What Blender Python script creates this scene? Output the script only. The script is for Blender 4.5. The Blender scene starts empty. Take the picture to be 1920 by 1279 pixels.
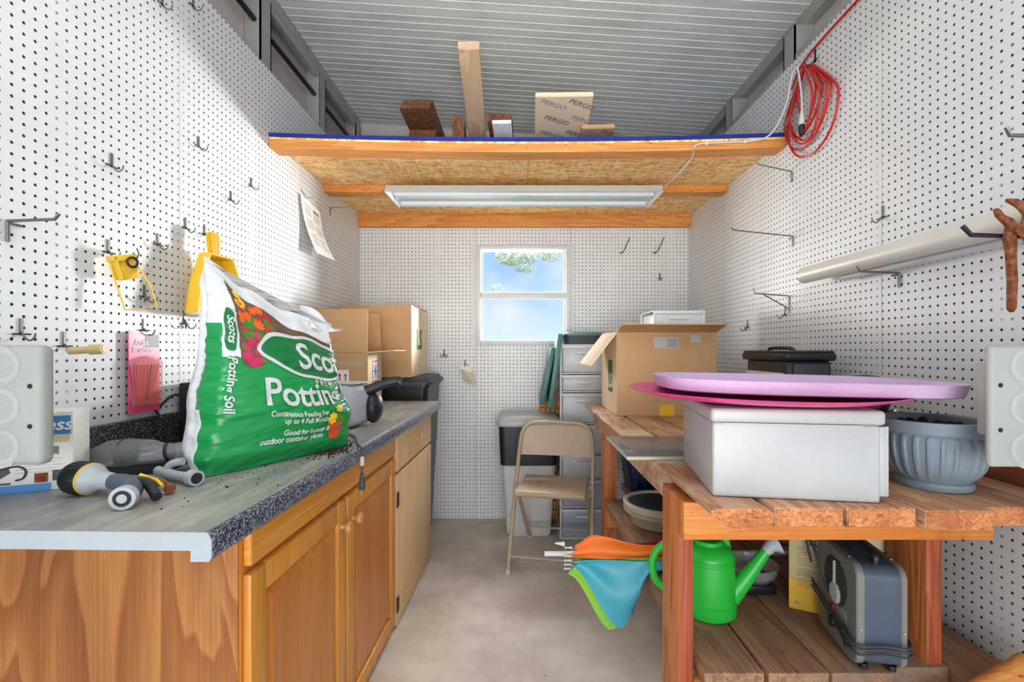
import bpy, bmesh, math, random
from mathutils import Vector, Matrix, noise
random.seed(7)
SC = bpy.context.scene
COL = SC.collection
PI = math.pi
# ---------------------------------------------------------------- camera
# camera stands in the shed doorway at eye height H looking along +Y
F, CX, CY, H = 890.0, 973.0, 655.0, 1.184
cam = bpy.data.cameras.new('camera'); cam.sensor_width = 36.0; cam.lens = F/1920*36
cam.shift_x = -(CX-960)/1920; cam.shift_y = (CY-639.5)/1920; cam.clip_start = .05; cam.clip_end = 200
camo = bpy.data.objects.new('camera', cam); COL.objects.link(camo)
camo.location = (0, 0, H); camo.rotation_euler = (PI/2, 0, 0); SC.camera = camo
# ---------------------------------------------------------------- view, world, lights
SC.view_settings.view_transform = 'Standard'; SC.view_settings.look = 'None'
SC.view_settings.gamma = 1.0; SC.view_settings.use_curve_mapping = False
SC.view_settings.exposure = 0.42
W = bpy.data.worlds.new('sky'); SC.world = W; W.use_nodes = True
wn = W.node_tree.nodes; wl = W.node_tree.links; wn.clear()
g = wn.new('ShaderNodeTexCoord')
sp = wn.new('ShaderNodeSeparateXYZ'); wl.new(g.outputs['Generated'], sp.inputs[0])
rp = wn.new('ShaderNodeValToRGB'); e = rp.color_ramp.elements
e[0].position = 0.0; e[0].color = (.66, .80, .93, 1); e[1].position = .26; e[1].color = (.16, .42, .84, 1)
m_ = e.new(.09); m_.color = (.42, .66, .92, 1)
wl.new(sp.outputs['Z'], rp.inputs[0])
ns = wn.new('ShaderNodeTexNoise'); ns.inputs['Scale'].default_value = 5; ns.inputs['Detail'].default_value = 6
wl.new(g.outputs['Generated'], ns.inputs['Vector'])
r2 = wn.new('ShaderNodeValToRGB'); r2.color_ramp.elements[0].position = .56; r2.color_ramp.elements[1].position = .75
wl.new(ns.outputs[0], r2.inputs[0])
mx = wn.new('ShaderNodeMix'); mx.data_type = 'RGBA'; wl.new(r2.outputs[0], mx.inputs[0]); wl.new(rp.outputs[0], mx.inputs[6]); mx.inputs[7].default_value = (.75, .82, .9, 1)
bg = wn.new('ShaderNodeBackground'); bg.inputs[1].default_value = .82; wl.new(mx.outputs[2], bg.inputs[0])
wo = wn.new('ShaderNodeOutputWorld'); wl.new(bg.outputs[0], wo.inputs[0])
def area(name, loc, target, sx, sy, power, col=(1, 1, 1)):
    l = bpy.data.lights.new(name, 'AREA'); l.shape = 'RECTANGLE'; l.size = sx; l.size_y = sy; l.energy = power; l.color = col
    o = bpy.data.objects.new(name, l); COL.objects.link(o); o.location = loc
    d = Vector(target)-Vector(loc); o.rotation_euler = d.to_track_quat('-Z', 'Y').to_euler()
    return o
area('doorway_daylight', (0.1, -3.6, 1.0), (0.0, 2.0, 1.9), 3.4, 2.2, 108, (1.0, .985, .97))
area('overhead_fill', (0.03, .55, 2.62), (0.03, 1.15, 0.0), 1.9, 1.5, 11, (1.0, .99, .98))  # added overhead fill to lift walls and floor, no actual lamp up there
fl_ = bpy.data.lights.new('loft_fill_spot', 'SPOT'); fl_.energy = 70; fl_.spot_size = math.radians(62); fl_.spot_blend = 1.0; fl_.shadow_soft_size = .25; fl_.color = (1, .985, .96)  # added unseen fill spot that brightens the loft underside
fo_ = bpy.data.objects.new('loft_fill_spot', fl_); COL.objects.link(fo_); fo_.location = (.05, -.25, .95); fo_.rotation_euler = (Vector((.05, 2.4, 2.15))-fo_.location).to_track_quat('-Z', 'Y').to_euler()
sl = bpy.data.lights.new('sun', 'SUN'); sl.energy = 3.2; sl.angle = .02; so = bpy.data.objects.new('sun', sl); COL.objects.link(so); so.rotation_euler = (math.radians(40), 0, math.radians(8))
area('window_daylight', (1.0, 4.6, 1.45), (-.75, 1.9, 1.62), .5, .7, 150, (.97, .98, 1.0))
area('window_daylight', (-1.05, 4.6, 1.5), (.8, 2.0, 1.45), .7, .9, 62, (1.0, .99, .96))
area('window_daylight', (0.03, 5.0, 3.1), (0.03, 2.3, .1), 1.6, .9, 150, (1.0, .99, .97))
# ---------------------------------------------------------------- node helpers
class NT:
    def __init__(s, name):
        s.m = bpy.data.materials.new(name); s.m.use_nodes = True; s.t = s.m.node_tree
        s.b = s.t.nodes['Principled BSDF']; s._c = None
    def new(s, k): return s.t.nodes.new(k)
    def lk(s, a, b): s.t.links.new(a, b)
    def inp(s, sock, v):
        if isinstance(v, bpy.types.NodeSocket): s.lk(v, sock)
        else: sock.default_value = v
    def co(s):
        if s._c is None: s._c = s.new('ShaderNodeTexCoord').outputs['Object']
        return s._c
    def mapv(s, scale=(1, 1, 1), rot=(0, 0, 0), loc=(0, 0, 0)):
        n = s.new('ShaderNodeMapping'); s.lk(s.co(), n.inputs[0]); n.inputs['Scale'].default_value = scale
        n.inputs['Rotation'].default_value = rot; n.inputs['Location'].default_value = loc; return n.outputs[0]
    def math(s, op, a, b=0.0, c=None, clamp=False):
        n = s.new('ShaderNodeMath'); n.operation = op; n.use_clamp = clamp; s.inp(n.inputs[0], a); s.inp(n.inputs[1], b)
        if c is not None: s.inp(n.inputs[2], c)
        return n.outputs[0]
    def noise(s, vec, scale, detail=4, rough=.55, dist=0):
        n = s.new('ShaderNodeTexNoise'); s.inp(n.inputs['Vector'], vec); n.inputs['Scale'].default_value = scale
        n.inputs['Detail'].default_value = detail; n.inputs['Roughness'].default_value = rough; n.inputs['Distortion'].default_value = dist
        return n.outputs[0]
    def vor(s, vec, scale, feat='F1', out='Color'):
        n = s.new('ShaderNodeTexVoronoi'); s.inp(n.inputs['Vector'], vec); n.inputs['Scale'].default_value = scale; n.feature = feat
        return n.outputs[out]
    def ramp(s, f, stops):
        n = s.new('ShaderNodeValToRGB'); s.inp(n.inputs[0], f); el = n.color_ramp.elements
        while len(el) < len(stops): el.new(.5)
        for q, (p, c) in zip(el, stops):
            q.position = p; q.color = (c, c, c, 1) if isinstance(c, (int, float)) else (*c, 1)
        return n.outputs[0]
    def mix(s, f, a, b):
        n = s.new('ShaderNodeMix'); n.data_type = 'RGBA'; s.inp(n.inputs[0], f)
        for k, v in ((6, a), (7, b)):
            if isinstance(v, tuple): v = (*v, 1)
            s.inp(n.inputs[k], v)
        return n.outputs[2]
    def sep(s, v=None):
        n = s.new('ShaderNodeSeparateXYZ'); s.lk(v or s.co(), n.inputs[0]); return n.outputs
    def bump(s, h, strength=.3, dist=.002):
        n = s.new('ShaderNodeBump'); s.inp(n.inputs['Height'], h); n.inputs['Strength'].default_value = strength
        n.inputs['Distance'].default_value = dist; s.lk(n.outputs[0], s.b.inputs['Normal'])
    def fin(s, col, rough=.5, **kw):
        if isinstance(col, tuple): col = (*col, 1)
        s.inp(s.b.inputs['Base Color'], col); s.inp(s.b.inputs['Roughness'], rough)
        for k, v in kw.items(): s.inp(s.b.inputs[k.replace('_', ' ')], v)
        return s.m
def rgb(r, g, b):      # photo sRGB 0-255 -> linear
    f = lambda c: (c/255/12.92) if c/255 <= .04045 else ((c/255+.055)/1.055)**2.4
    return (f(r), f(g), f(b))
def sc(c, k): return tuple(min(1, x*k) for x in c)
_pl = {}
def plastic(name, c, rough=.4, var=.06, metal=0.0, bump=0.0, **kw):
    if name in _pl: return _pl[name]
    t = NT(name); n = t.noise(t.co(), 9, 4)
    col = t.mix(t.ramp(n, [(.3, 0.0), (.75, 1.0)]), sc(c, 1-var), sc(c, 1+var))
    if bump: t.bump(t.noise(t.co(), 220, 2), bump, .0008)
    _pl[name] = t.fin(col, rough, Metallic=metal, **kw); return _pl[name]
def clear(name, c, alpha=.35, rough=.15):
    t = NT(name); n = t.noise(t.co(), 12, 3); a = t.math('ADD', t.math('MULTIPLY', n, .25), alpha-.12, clamp=True)
    return t.fin(c, rough, Alpha=a)
def wood(name, c1, c2, c3, axis='Y', rings=26, knots=.0, rough=.55, stretch=9, fine=.35, blotch=None, bstart=.5, seed=0, scl=1.0):
    t = NT(name); k = {'X': 0, 'Y': 1, 'Z': 2}[axis]
    s = [stretch*scl]*3; s[k] = .7*scl
    v = t.mapv(tuple(s), loc=(seed*3.1, seed*1.7, seed*2.3))
    n = t.noise(v, 1.0, 3, .5, .6)
    r = t.math('FRACT', t.math('MULTIPLY', n, rings*.35))
    r = t.ramp(r, [(0, 0.0), (.55, .7), (.9, 1.0), (1, 0.1)])
    s2 = [160.0]*3; s2[k] = 4.0
    fn = t.noise(t.mapv(tuple(s2)), 1.0, 3)
    col = t.mix(r, c1, c2)
    col = t.mix(t.math('MULTIPLY', t.ramp(fn, [(.4, 0.0), (.7, 1.0)]), fine), col, c3)
    if knots:
        kv = t.new('ShaderNodeTexVoronoi'); s3 = [7.0]*3; s3[k] = 3.0; t.lk(t.mapv(tuple(s3), loc=(seed, 2.2, .3)), kv.inputs[0])
        col = t.mix(t.ramp(kv.outputs['Distance'], [(.05, knots), (.16, 0.0)]), col, sc(c3, .35))
    if blotch:
        bn = t.noise(t.co(), 4.5, 6, .65)
        col = t.mix(t.ramp(bn, [(bstart, 0.0), (bstart+.14, .85)]), col, blotch)
    t.bump(fn, .25, .001)
    return t.fin(col, rough)
# ---------------------------------------------------------------- materials
def pegboard(name, ua, seams):
    t = NT(name); x = t.sep(); u = x[{'X': 0, 'Y': 1}[ua]]; z = x[2]
    p = .0254
    fu = t.math('SUBTRACT', t.math('FRACT', t.math('ADD', t.math('DIVIDE', u, p), 400.5 if ua == 'Y' else 400.0)), .5)
    fz = t.math('SUBTRACT', t.math('FRACT', t.math('DIVIDE', z, p)), .5)
    d = t.math('SQRT', t.math('ADD', t.math('MULTIPLY', fu, fu), t.math('MULTIPLY', fz, fz)))
    hole = t.math('SUBTRACT', 1.0, t.math('MULTIPLY', t.math('SUBTRACT', d, .118), 26.0, clamp=True), clamp=True)
    # studs behind the board close some columns of holes
    st = t.math('ABSOLUTE', t.math('SUBTRACT', t.math('FRACT', t.math('ADD', t.math('DIVIDE', u, .4064), seams)), .5))
    shut = t.ramp(st, [(.0, 0.0), (.42, 0.0), (.44, .35), (.5, .6)])
    blk = t.noise(t.co(), 14, 2)
    shut = t.math('MULTIPLY', shut, t.ramp(blk, [(.4, 0.0), (.6, 1.0)]))
    hole = t.math('MULTIPLY', hole, t.math('SUBTRACT', 1.0, shut))
    n = t.noise(t.co(), 2.2, 5, .6)
    base = t.mix(t.ramp(n, [(.35, 0.0), (.7, 1.0)]), rgb(218, 220, 222), rgb(230, 231, 230))
    sm = t.noise(t.mapv((9, 9, 9)), 1.0, 6, .75)
    base = t.mix(t.ramp(sm, [(.66, 0.0), (.8, .35)]), base, rgb(170, 165, 155))
    col = t.mix(hole, base, (.006, .006, .007))
    t.bump(t.math('SUBTRACT', 1.0, hole), .5, .002)
    return t.fin(col, t.math('ADD', t.math('MULTIPLY', hole, .5), .42))
M = {}
M['peg_y'] = pegboard('white pegboard side', 'Y', .13)
M['peg_x'] = pegboard('white pegboard back', 'X', .4)
M['siding'] = plastic('painted siding', rgb(196, 186, 186), .6, .08)
M['steel'] = plastic('galvanised steel stud', rgb(176, 178, 174), .45, .1, .35)
M['roofpaint'] = None
t = NT('white ribbed roof panel'); n = t.noise(t.mapv((1.2, 22, 3)), 1.0, 6, .7)
n2 = t.noise(t.co(), 1.6, 5, .7)
c = t.mix(t.ramp(n, [(.42, 0.0), (.7, .65)]), rgb(234, 238, 234), rgb(196, 198, 194))
c = t.mix(t.ramp(n2, [(.5, 0.0), (.72, .5)]), c, rgb(176, 178, 174)); M['roof'] = t.fin(c, .55)
M['roof_rib'] = plastic('pale roof rib', rgb(240, 242, 238), .4, .03)  # ribs coloured paler than the panel between them
M['black_metal'] = plastic('black metal', rgb(28, 26, 27), .45)
t = NT('old concrete'); n = t.noise(t.co(), 3.2, 8, .68); n2 = t.noise(t.co(), 42, 4, .7); n3 = t.noise(t.mapv((1, 1, 1), loc=(5, 3, 1)), 1.3, 4)
c = t.mix(t.ramp(n, [(.32, 0.0), (.68, 1.0)]), rgb(182, 171, 157), rgb(222, 214, 202))
c = t.mix(t.ramp(n3, [(.5, 0.0), (.7, .45)]), c, rgb(174, 166, 155))
c = t.mix(t.ramp(n2, [(.62, 0.0), (.76, .55)]), c, rgb(140, 128, 112))
v = t.vor(t.co(), 9, 'F1', 'Distance'); c = t.mix(t.ramp(v, [(.03, .6), (.06, 0.0)]), c, rgb(80, 70, 60))
t.bump(n2, .25, .002); M['concrete'] = t.fin(c, .72)
M['grass'] = plastic('lawn outside', rgb(120, 140, 80), .9, .3)
OR = (rgb(232, 164, 88), rgb(214, 136, 60), rgb(160, 88, 36))
for ax in 'XYZ':
    M['pine'+ax] = wood('oiled pine '+ax, *OR, axis=ax, knots=.8, rings=22)
    M['rough'+ax] = wood('weathered redwood plank '+ax, rgb(212, 170, 132), rgb(180, 128, 92), rgb(104, 56, 34), axis=ax, knots=.7, fine=.6, blotch=rgb(104, 62, 42), bstart=.54, rough=.7)
M['bench_orange'] = wood('red stained bench timber', rgb(222, 146, 82), rgb(196, 108, 52), rgb(120, 50, 22), axis='Z', knots=.6, fine=.6, rings=18)
M['apron'] = wood('stained apron board', rgb(232, 150, 66), rgb(214, 126, 46), rgb(150, 70, 24), axis='X', knots=.8, fine=.4, rings=14, blotch=rgb(150, 70, 30), bstart=.6)
M['bench_red'] = wood('dark red stained leg front', rgb(190, 96, 52), rgb(164, 70, 34), rgb(104, 36, 18), axis='Z', fine=.7, rings=18, blotch=rgb(214, 150, 110), bstart=.66)
M['bench_pale'] = wood('whitened bench plank edge', rgb(214, 176, 140), rgb(190, 140, 100), rgb(120, 62, 34), axis='Y', knots=.5, fine=.6, blotch=rgb(224, 204, 182), bstart=.5)
t = NT('rough sawn plank end'); n = t.noise(t.mapv((90, 40, 120), rot=(0, .6, 0)), 1.0, 5, .7, 1.2); n2 = t.noise(t.co(), 7, 4)
c = t.ramp(n, [(.32, rgb(150, 76, 36)), (.48, rgb(208, 128, 72)), (.66, rgb(236, 172, 116))]); c = t.mix(t.ramp(n2, [(.45, 0.0), (.62, .6)]), c, rgb(158, 84, 50)); t.bump(n, .6, .003); M['endgrain'] = t.fin(c, .8)
M['shelfplank'] = wood('dirty shelf plank', rgb(176, 134, 100), rgb(148, 106, 78), rgb(86, 52, 34), axis='Y', knots=.6, fine=.5, blotch=rgb(120, 104, 92), bstart=.5, rough=.75)
M['board_red'] = wood('dark red backing board', rgb(150, 82, 48), rgb(122, 58, 30), rgb(66, 28, 14), axis='Y', fine=.6, blotch=rgb(90, 44, 26), rough=.7)
M['oldboard'] = wood('old brown lumber', rgb(150, 96, 58), rgb(104, 60, 34), rgb(48, 26, 14), axis='Z', rings=40, fine=.7, rough=.75)
M['rawpine'] = wood('raw pale board', rgb(226, 198, 166), rgb(208, 176, 142), rgb(170, 130, 96), axis='Y', rings=14, fine=.3)
M['oakZ'] = wood('honey oak upright', rgb(232, 162, 70), rgb(220, 146, 56), rgb(180, 106, 34), axis='Z', rings=16, fine=.5, rough=.35)
M['oakY'] = wood('honey oak level', rgb(234, 164, 72), rgb(222, 148, 58), rgb(184, 110, 36), axis='Y', rings=16, fine=.5, rough=.35)
M['oakpanel'] = wood('darker oak panel', rgb(214, 138, 60), rgb(202, 124, 48), rgb(158, 86, 30), axis='Z', rings=8, fine=.4, rough=.35)
M['laminate'] = wood('wood print end panel', rgb(192, 128, 68), rgb(156, 90, 42), rgb(104, 54, 22), axis='Z', rings=30, fine=.35, stretch=4.2, rough=.4, seed=2)
M['maple'] = wood('pale maple front', rgb(240, 204, 154), rgb(232, 192, 140), rgb(204, 156, 104), axis='Z', rings=10, fine=.25, rough=.45)
M['knob'] = wood('turned wooden knob', rgb(222, 168, 112), rgb(206, 148, 92), rgb(160, 104, 60), axis='X', rings=10)
t = NT('oriented strand board')
v1 = t.vor(t.mapv((22, 110, 1), rot=(0, 0, .25)), 1.0); v2 = t.vor(t.mapv((80, 28, 1), rot=(0, 0, .6)), 1.0)
s1 = t.sep(v1); s2 = t.sep(v2)
f = t.math('ADD', t.math('MULTIPLY', s1[0], .45), t.math('MULTIPLY', s2[1], .3))
for k_, (sc_, ro_) in enumerate((((14, 120, 1), .35), ((16, 130, 1), -.45), ((90, 20, 1), .2), ((18, 140, 1), .05))):
    wv = t.new('ShaderNodeVectorMath'); wv.operation = 'ADD'; t.lk(t.mapv(sc_, rot=(0, 0, ro_), loc=(k_*3.3, k_*1.9, 0)), wv.inputs[0]); nn_ = t.new('ShaderNodeTexNoise'); t.lk(t.co(), nn_.inputs[0]); nn_.inputs['Scale'].default_value = 9; t.lk(nn_.outputs[1], wv.inputs[1])
    q_ = t.sep(t.vor(wv.outputs[0], 1.0)); f = t.math('ADD', f, t.math('MULTIPLY', t.ramp(q_[0], [(.70, 0.0), (.78, 1.0)]), .30), clamp=True)
M['osb'] = t.fin(t.ramp(f, [(.12, rgb(212, 140, 62)), (.4, rgb(238, 172, 92)), (.62, rgb(246, 192, 118)), (.85, rgb(254, 226, 170))]), .5); t.bump(f, .4, .002)
M['carpet'] = plastic('blue carpet', rgb(26, 44, 140), .9, .2)
# counter
t = NT('grey laminate worktop with dust'); a = t.noise(t.co(), 2.6, 8, .7); b = t.noise(t.mapv((18, 3, 4), rot=(0, 0, .5)), 1.0, 6, .7); sp_ = t.noise(t.co(), 420, 2)
c = t.mix(t.ramp(sp_, [(.35, 0.0), (.6, 1.0)]), rgb(96, 100, 106), rgb(150, 153, 156))
c = t.mix(t.ramp(a, [(.40, 0.0), (.60, .75)]), c, rgb(176, 172, 160))
c = t.mix(t.ramp(b, [(.48, 0.0), (.72, .8)]), c, rgb(212, 204, 184))
M['counter'] = t.fin(c, .38)
t = NT('speckled blue black laminate edge'); a = t.noise(t.co(), 260, 2, .6)
M['counter_edge'] = t.fin(t.ramp(a, [(.42, rgb(40, 46, 66)), (.52, rgb(84, 92, 112)), (.62, rgb(168, 176, 190))]), .22)
t = NT('black speckled backsplash'); a = t.noise(t.co(), 210, 2, .6)
M['granite'] = t.fin(t.ramp(a, [(.50, rgb(30, 31, 33)), (.58, rgb(70, 72, 74)), (.68, rgb(158, 160, 158))]), .4)
M['cut'] = plastic('raw cut worktop end', rgb(176, 184, 190), .6, .05)
# cardboard
def card(name, c, k=.05):
    t = NT(name); n = t.noise(t.co(), 5, 5); w = t.noise(t.mapv((3, 3, 260)), 1.0, 1)
    col = t.mix(t.ramp(n, [(.3, 0.0), (.7, 1.0)]), sc(c, 1-k), sc(c, 1+k)); t.bump(w, .06, .001)
    return t.fin(col, .75)
M['card'] = card('brown cardboard', rgb(200, 158, 112)); M['card_cream_lit'] = card('cream and overlit cardboard', rgb(240, 216, 182))  # pale tone: overexposure painted into box sides and flaps, plus cream pack
M['cardin'] = card('cardboard inside', rgb(206, 168, 124)); M['cardedge'] = card('cardboard cut edge', rgb(232, 206, 170))
M['tape'] = plastic('glossy packing tape', rgb(190, 162, 124), .15)
def P(n, c, r=.4, **kw):
    M[n] = plastic(n.replace('_', ' '), rgb(*c), r, **kw)
for n, c, r in [('print_faint', (140, 160, 180), .6), ('unit_white', (186, 187, 186), .4), ('white_plastic', (212, 213, 212), .38), ('white_paper', (244, 243, 240), .7), ('grey_lid', (176, 178, 178), .4), ('black_plastic', (30, 32, 36), .38),
                ('black_matte', (34, 33, 34), .7), ('charcoal', (58, 62, 68), .5), ('blue_grey', (132, 146, 156), .5), ('heater_blue', (70, 84, 100), .4), ('heater_grey', (122, 122, 122), .4),
                ('green_can', (40, 190, 62), .32), ('teal', (58, 112, 106), .4), ('magenta', (214, 48, 130), .3), ('lavender', (210, 180, 212), .38), ('navy', (22, 44, 82), .5),
                ('yellow', (246, 200, 52), .35), ('yellow_deep', (250, 176, 24), .35), ('orange', (246, 120, 34), .5), ('aqua', (72, 176, 196), .4), ('lime', (140, 206, 66), .5),
                ('crimson', (176, 26, 70), .5), ('red', (204, 40, 34), .4), ('cord_red', (190, 34, 26), .4), ('cream', (196, 190, 172), .5), ('tan_metal', (178, 158, 134), .38), ('tan_tube', (176, 158, 132), .35),
                ('pvc', (222, 218, 208), .35), ('grey_plastic', (182, 186, 190), .4), ('silver', (186, 190, 196), .3), ('slate', (82, 96, 112), .45), ('brown_handle', (146, 78, 46), .5),
                ('bag_white', (226, 229, 232), .28), ('bag_green', (24, 148, 76), .26), ('bag_darkgreen', (14, 118, 62), .26), ('pink', (238, 84, 132), .3), ('pale_grey', (184, 186, 182), .55), ('soil', (60, 44, 34), .95),
                ('door_block', (172, 174, 168), .6), ('label_blue', (66, 138, 196), .4), ('label_beige', (228, 226, 218), .5), ('print_grey', (120, 122, 126), .6), ('print_green', (36, 116, 76), .6), ('print_red', (196, 44, 44), .6),
                ('bamboo', (218, 180, 122), .5), ('brush_red', (222, 60, 50), .4), ('box_yellow', (244, 188, 52), .5), ('box_cream', (214, 196, 140), .5), ('amber', (206, 146, 66), .35), ('petal_orange', (232, 96, 26), .4), ('petal_yellow', (244, 200, 40), .4),
                ('petal_pink', (206, 40, 92), .4), ('leaf', (70, 130, 40), .5), ('bark', (104, 82, 66), .6), ('terracotta', (206, 84, 40), .5), ('gold_pipe', (216, 186, 130), .4)]: P(n, c, r)
for n, c, r in [('wire', (120, 120, 120), .35), ('wire_dark', (60, 58, 58), .4), ('chrome', (200, 200, 200), .2), ('hinge_metal', (74, 62, 46), .4)]: P(n, c, r, metal=.8)
t = NT('rusty steel'); n = t.noise(t.co(), 60, 5, .7)
M['rust'] = t.fin(t.ramp(n, [(.3, rgb(70, 40, 28)), (.5, rgb(134, 74, 42)), (.7, rgb(176, 118, 84))]), .8, Metallic=.2); t.bump(n, .6, .002)
M['frosted'] = clear('frosted drawer plastic', rgb(226, 230, 232), .72, .35)
M['clearplas'] = clear('clear smoky plastic', rgb(176, 178, 178), .34, .08)
M['bluefrost'] = clear('bluish clear plastic', rgb(196, 206, 226), .62, .3)
M['blister'] = clear('clear blister', rgb(236, 150, 140), .3, .1)
t = NT('window glass'); M['glass'] = t.fin((.9, .95, 1.0), .02, Alpha=.06)
t = NT('lit fluorescent tube'); M['tube'] = t.fin((.74, .77, .78), .3, Emission_Color=(.9, .96, 1, 1), Emission_Strength=.04)
M['reflector'] = plastic('painted reflector', rgb(206, 214, 216), .25, .04)
M['acrylic'] = clear('grey acrylic sheet', rgb(120, 126, 136), .8, .1)
M['leaf_out'] = plastic('pale sunlit leaves', rgb(226, 234, 212), .8, .2)
# ---------------------------------------------------------------- geometry helpers
class MB:
    def __init__(s): s.bm = bmesh.new()
    def _merge(s, b, Mx=None, mi=0):
        if Mx is not None: bmesh.ops.transform(b, matrix=Mx, verts=b.verts)
        if mi:
            for f in b.faces: f.material_index = mi
        me = bpy.data.meshes.new('t'); b.to_mesh(me); b.free(); s.bm.from_mesh(me); bpy.data.meshes.remove(me); return s
    def box(s, x0, x1, y0, y1, z0, z1, bev=0, seg=2, Mx=None, mi=0):
        b = bmesh.new(); bmesh.ops.create_cube(b, size=1)
        bmesh.ops.transform(b, matrix=Matrix.Translation(((x0+x1)/2, (y0+y1)/2, (z0+z1)/2)) @ Matrix.Diagonal((abs(x1-x0), abs(y1-y0), abs(z1-z0), 1)), verts=b.verts)
        if bev: bmesh.ops.bevel(b, geom=b.edges[:], offset=bev, segments=seg, affect='EDGES', profile=.5)
        return s._merge(b, Mx, mi)
    def tube(s, pts, r, seg=10, closed=False, mi=0, Mx=None):
        pts = [Vector(p) for p in pts]; n = len(pts); b = bmesh.new(); rings = []
        up = None
        for i, p in enumerate(pts):
            if closed: tg = (pts[(i+1) % n]-pts[i-1]).normalized()
            else: tg = (pts[min(i+1, n-1)]-pts[max(i-1, 0)]).normalized()
            if up is None: up = Vector((0, 0, 1)) if abs(tg.z) < .9 else Vector((1, 0, 0))
            a = tg.cross(up).normalized(); u = a.cross(tg).normalized(); up = u
            rr = r[i] if isinstance(r, (list, tuple)) else r
            rings.append([b.verts.new(p+(a*math.cos(2*PI*k/seg)+u*math.sin(2*PI*k/seg))*rr) for k in range(seg)])
        for i in range(n if closed else n-1):
            A, B = rings[i], rings[(i+1) % n]
            for k in range(seg): b.faces.new((A[k], A[(k+1) % seg], B[(k+1) % seg], B[k]))
        if not closed: b.faces.new(rings[0][::-1]); b.faces.new(rings[-1])
        bmesh.ops.recalc_face_normals(b, faces=b.faces)
        return s._merge(b, Mx, mi)
    def lathe(s, prof, seg=32, Mx=None, mi=0, fn=None):
        b = bmesh.new(); rings = []
        for r, z in prof:
            if r < 1e-5: rings.append([b.verts.new((0, 0, z))])
            else: rings.append([b.verts.new(((r*(fn(2*PI*k/seg, z) if fn else 1))*math.cos(2*PI*k/seg), (r*(fn(2*PI*k/seg, z) if fn else 1))*math.sin(2*PI*k/seg), z)) for k in range(seg)])
        for A, B in zip(rings, rings[1:]):
            for k in range(seg):
                q = [A[k % len(A)], A[(k+1) % len(A)], B[(k+1) % len(B)], B[k % len(B)]]
                u = []
                for v in q:
                    if v not in u: u.append(v)
                if len(u) > 2: b.faces.new(u)
        bmesh.ops.recalc_face_normals(b, faces=b.faces)
        return s._merge(b, Mx, mi)
    def prism(s, poly, h0, h1, Mx=None, bev=0, mi=0):
        b = bmesh.new(); A = [b.verts.new((x, y, h0)) for x, y in poly]; B = [b.verts.new((x, y, h1)) for x, y in poly]
        b.faces.new(A[::-1]); b.faces.new(B); n = len(poly)
        for i in range(n): b.faces.new((A[i], A[(i+1) % n], B[(i+1) % n], B[i]))
        bmesh.ops.recalc_face_normals(b, faces=b.faces)
        if bev: bmesh.ops.bevel(b, geom=[e for e in b.edges if len(e.link_faces) == 2 and e.calc_face_angle(0) > .5], offset=bev, segments=2, affect='EDGES')
        return s._merge(b, Mx, mi)
    def grid(s, fn, nu, nv, th=0, mi=0, mfn=None, Mx=None):
        b = bmesh.new(); V = [[b.verts.new(fn(i/nu, j/nv)) for i in range(nu+1)] for j in range(nv+1)]
        for j in range(nv):
            for i in range(nu):
                f = b.faces.new((V[j][i], V[j][i+1], V[j+1][i+1], V[j+1][i]))
                if mfn: f.material_index = mfn((i+.5)/nu, (j+.5)/nv)
        if th:
            b.normal_update(); bmesh.ops.solidify(b, geom=b.faces[:], thickness=th)
        if not mfn: return s._merge(b, Mx, mi)
        return s._merge(b, Mx)
    def sphere(s, c, r, seg=16, scale=(1, 1, 1), mi=0, Mx=None):
        b = bmesh.new(); bmesh.ops.create_uvsphere(b, u_segments=seg, v_segments=max(6, seg//2), radius=r)
        bmesh.ops.transform(b, matrix=Matrix.Translation(c) @ Matrix.Diagonal((*scale, 1)), verts=b.verts)
        return s._merge(b, Mx, mi)
ROOT = {}
def tag(o, label=None, cat=None, group=None, kind=None):
    for k, v in (('label', label), ('category', cat), ('group', group), ('kind', kind)):
        if v: o[k] = v
    return o
def thing(name, label, cat, loc=(0, 0, 0), rz=0, group=None):
    o = bpy.data.objects.new(name, None); COL.objects.link(o); o.location = loc; o.rotation_euler = (0, 0, rz); o.empty_display_size = .05
    ROOT[o.name] = Matrix.Translation(loc) @ Matrix.Rotation(rz, 4, 'Z'); return tag(o, label, cat, group)
def build(mb, name, mats, parent=None, world=False, smooth=35, keep=False):
    bm = mb.bm
    if not isinstance(mats, (list, tuple)): mats = [mats]
    me = bpy.data.meshes.new(name); o = bpy.data.objects.new(name, me)
    if parent is not None:
        r = parent
        while r.parent: r = r.parent
        if world and r.name in ROOT: bmesh.ops.transform(bm, matrix=ROOT[r.name].inverted(), verts=bm.verts)
        if r.name not in ROOT:      # parent is a single mesh thing: same origin
            bmesh.ops.translate(bm, vec=-Vector(r.location), verts=bm.verts)
        o.parent = parent
    elif not keep:
        xs = [v.co for v in bm.verts]
        c = Vector(((min(v.x for v in xs)+max(v.x for v in xs))/2, (min(v.y for v in xs)+max(v.y for v in xs))/2, min(v.z for v in xs)))
        bmesh.ops.translate(bm, vec=-c, verts=bm.verts); o.location = c
    bm.to_mesh(me); bm.free()
    for m in mats: me.materials.append(M[m] if isinstance(m, str) else m)
    if smooth:
        me.shade_smooth(); me.set_sharp_from_angle(angle=math.radians(smooth))
    COL.objects.link(o); return o
def at(px, py, d): return Vector(((px-CX)/F*d, d, H+(CY-py)/F*d))
def T(x, y, z, rx=0, ry=0, rz=0): return Matrix.Translation((x, y, z)) @ Matrix.Rotation(rz, 4, 'Z') @ Matrix.Rotation(ry, 4, 'Y') @ Matrix.Rotation(rx, 4, 'X')
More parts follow.
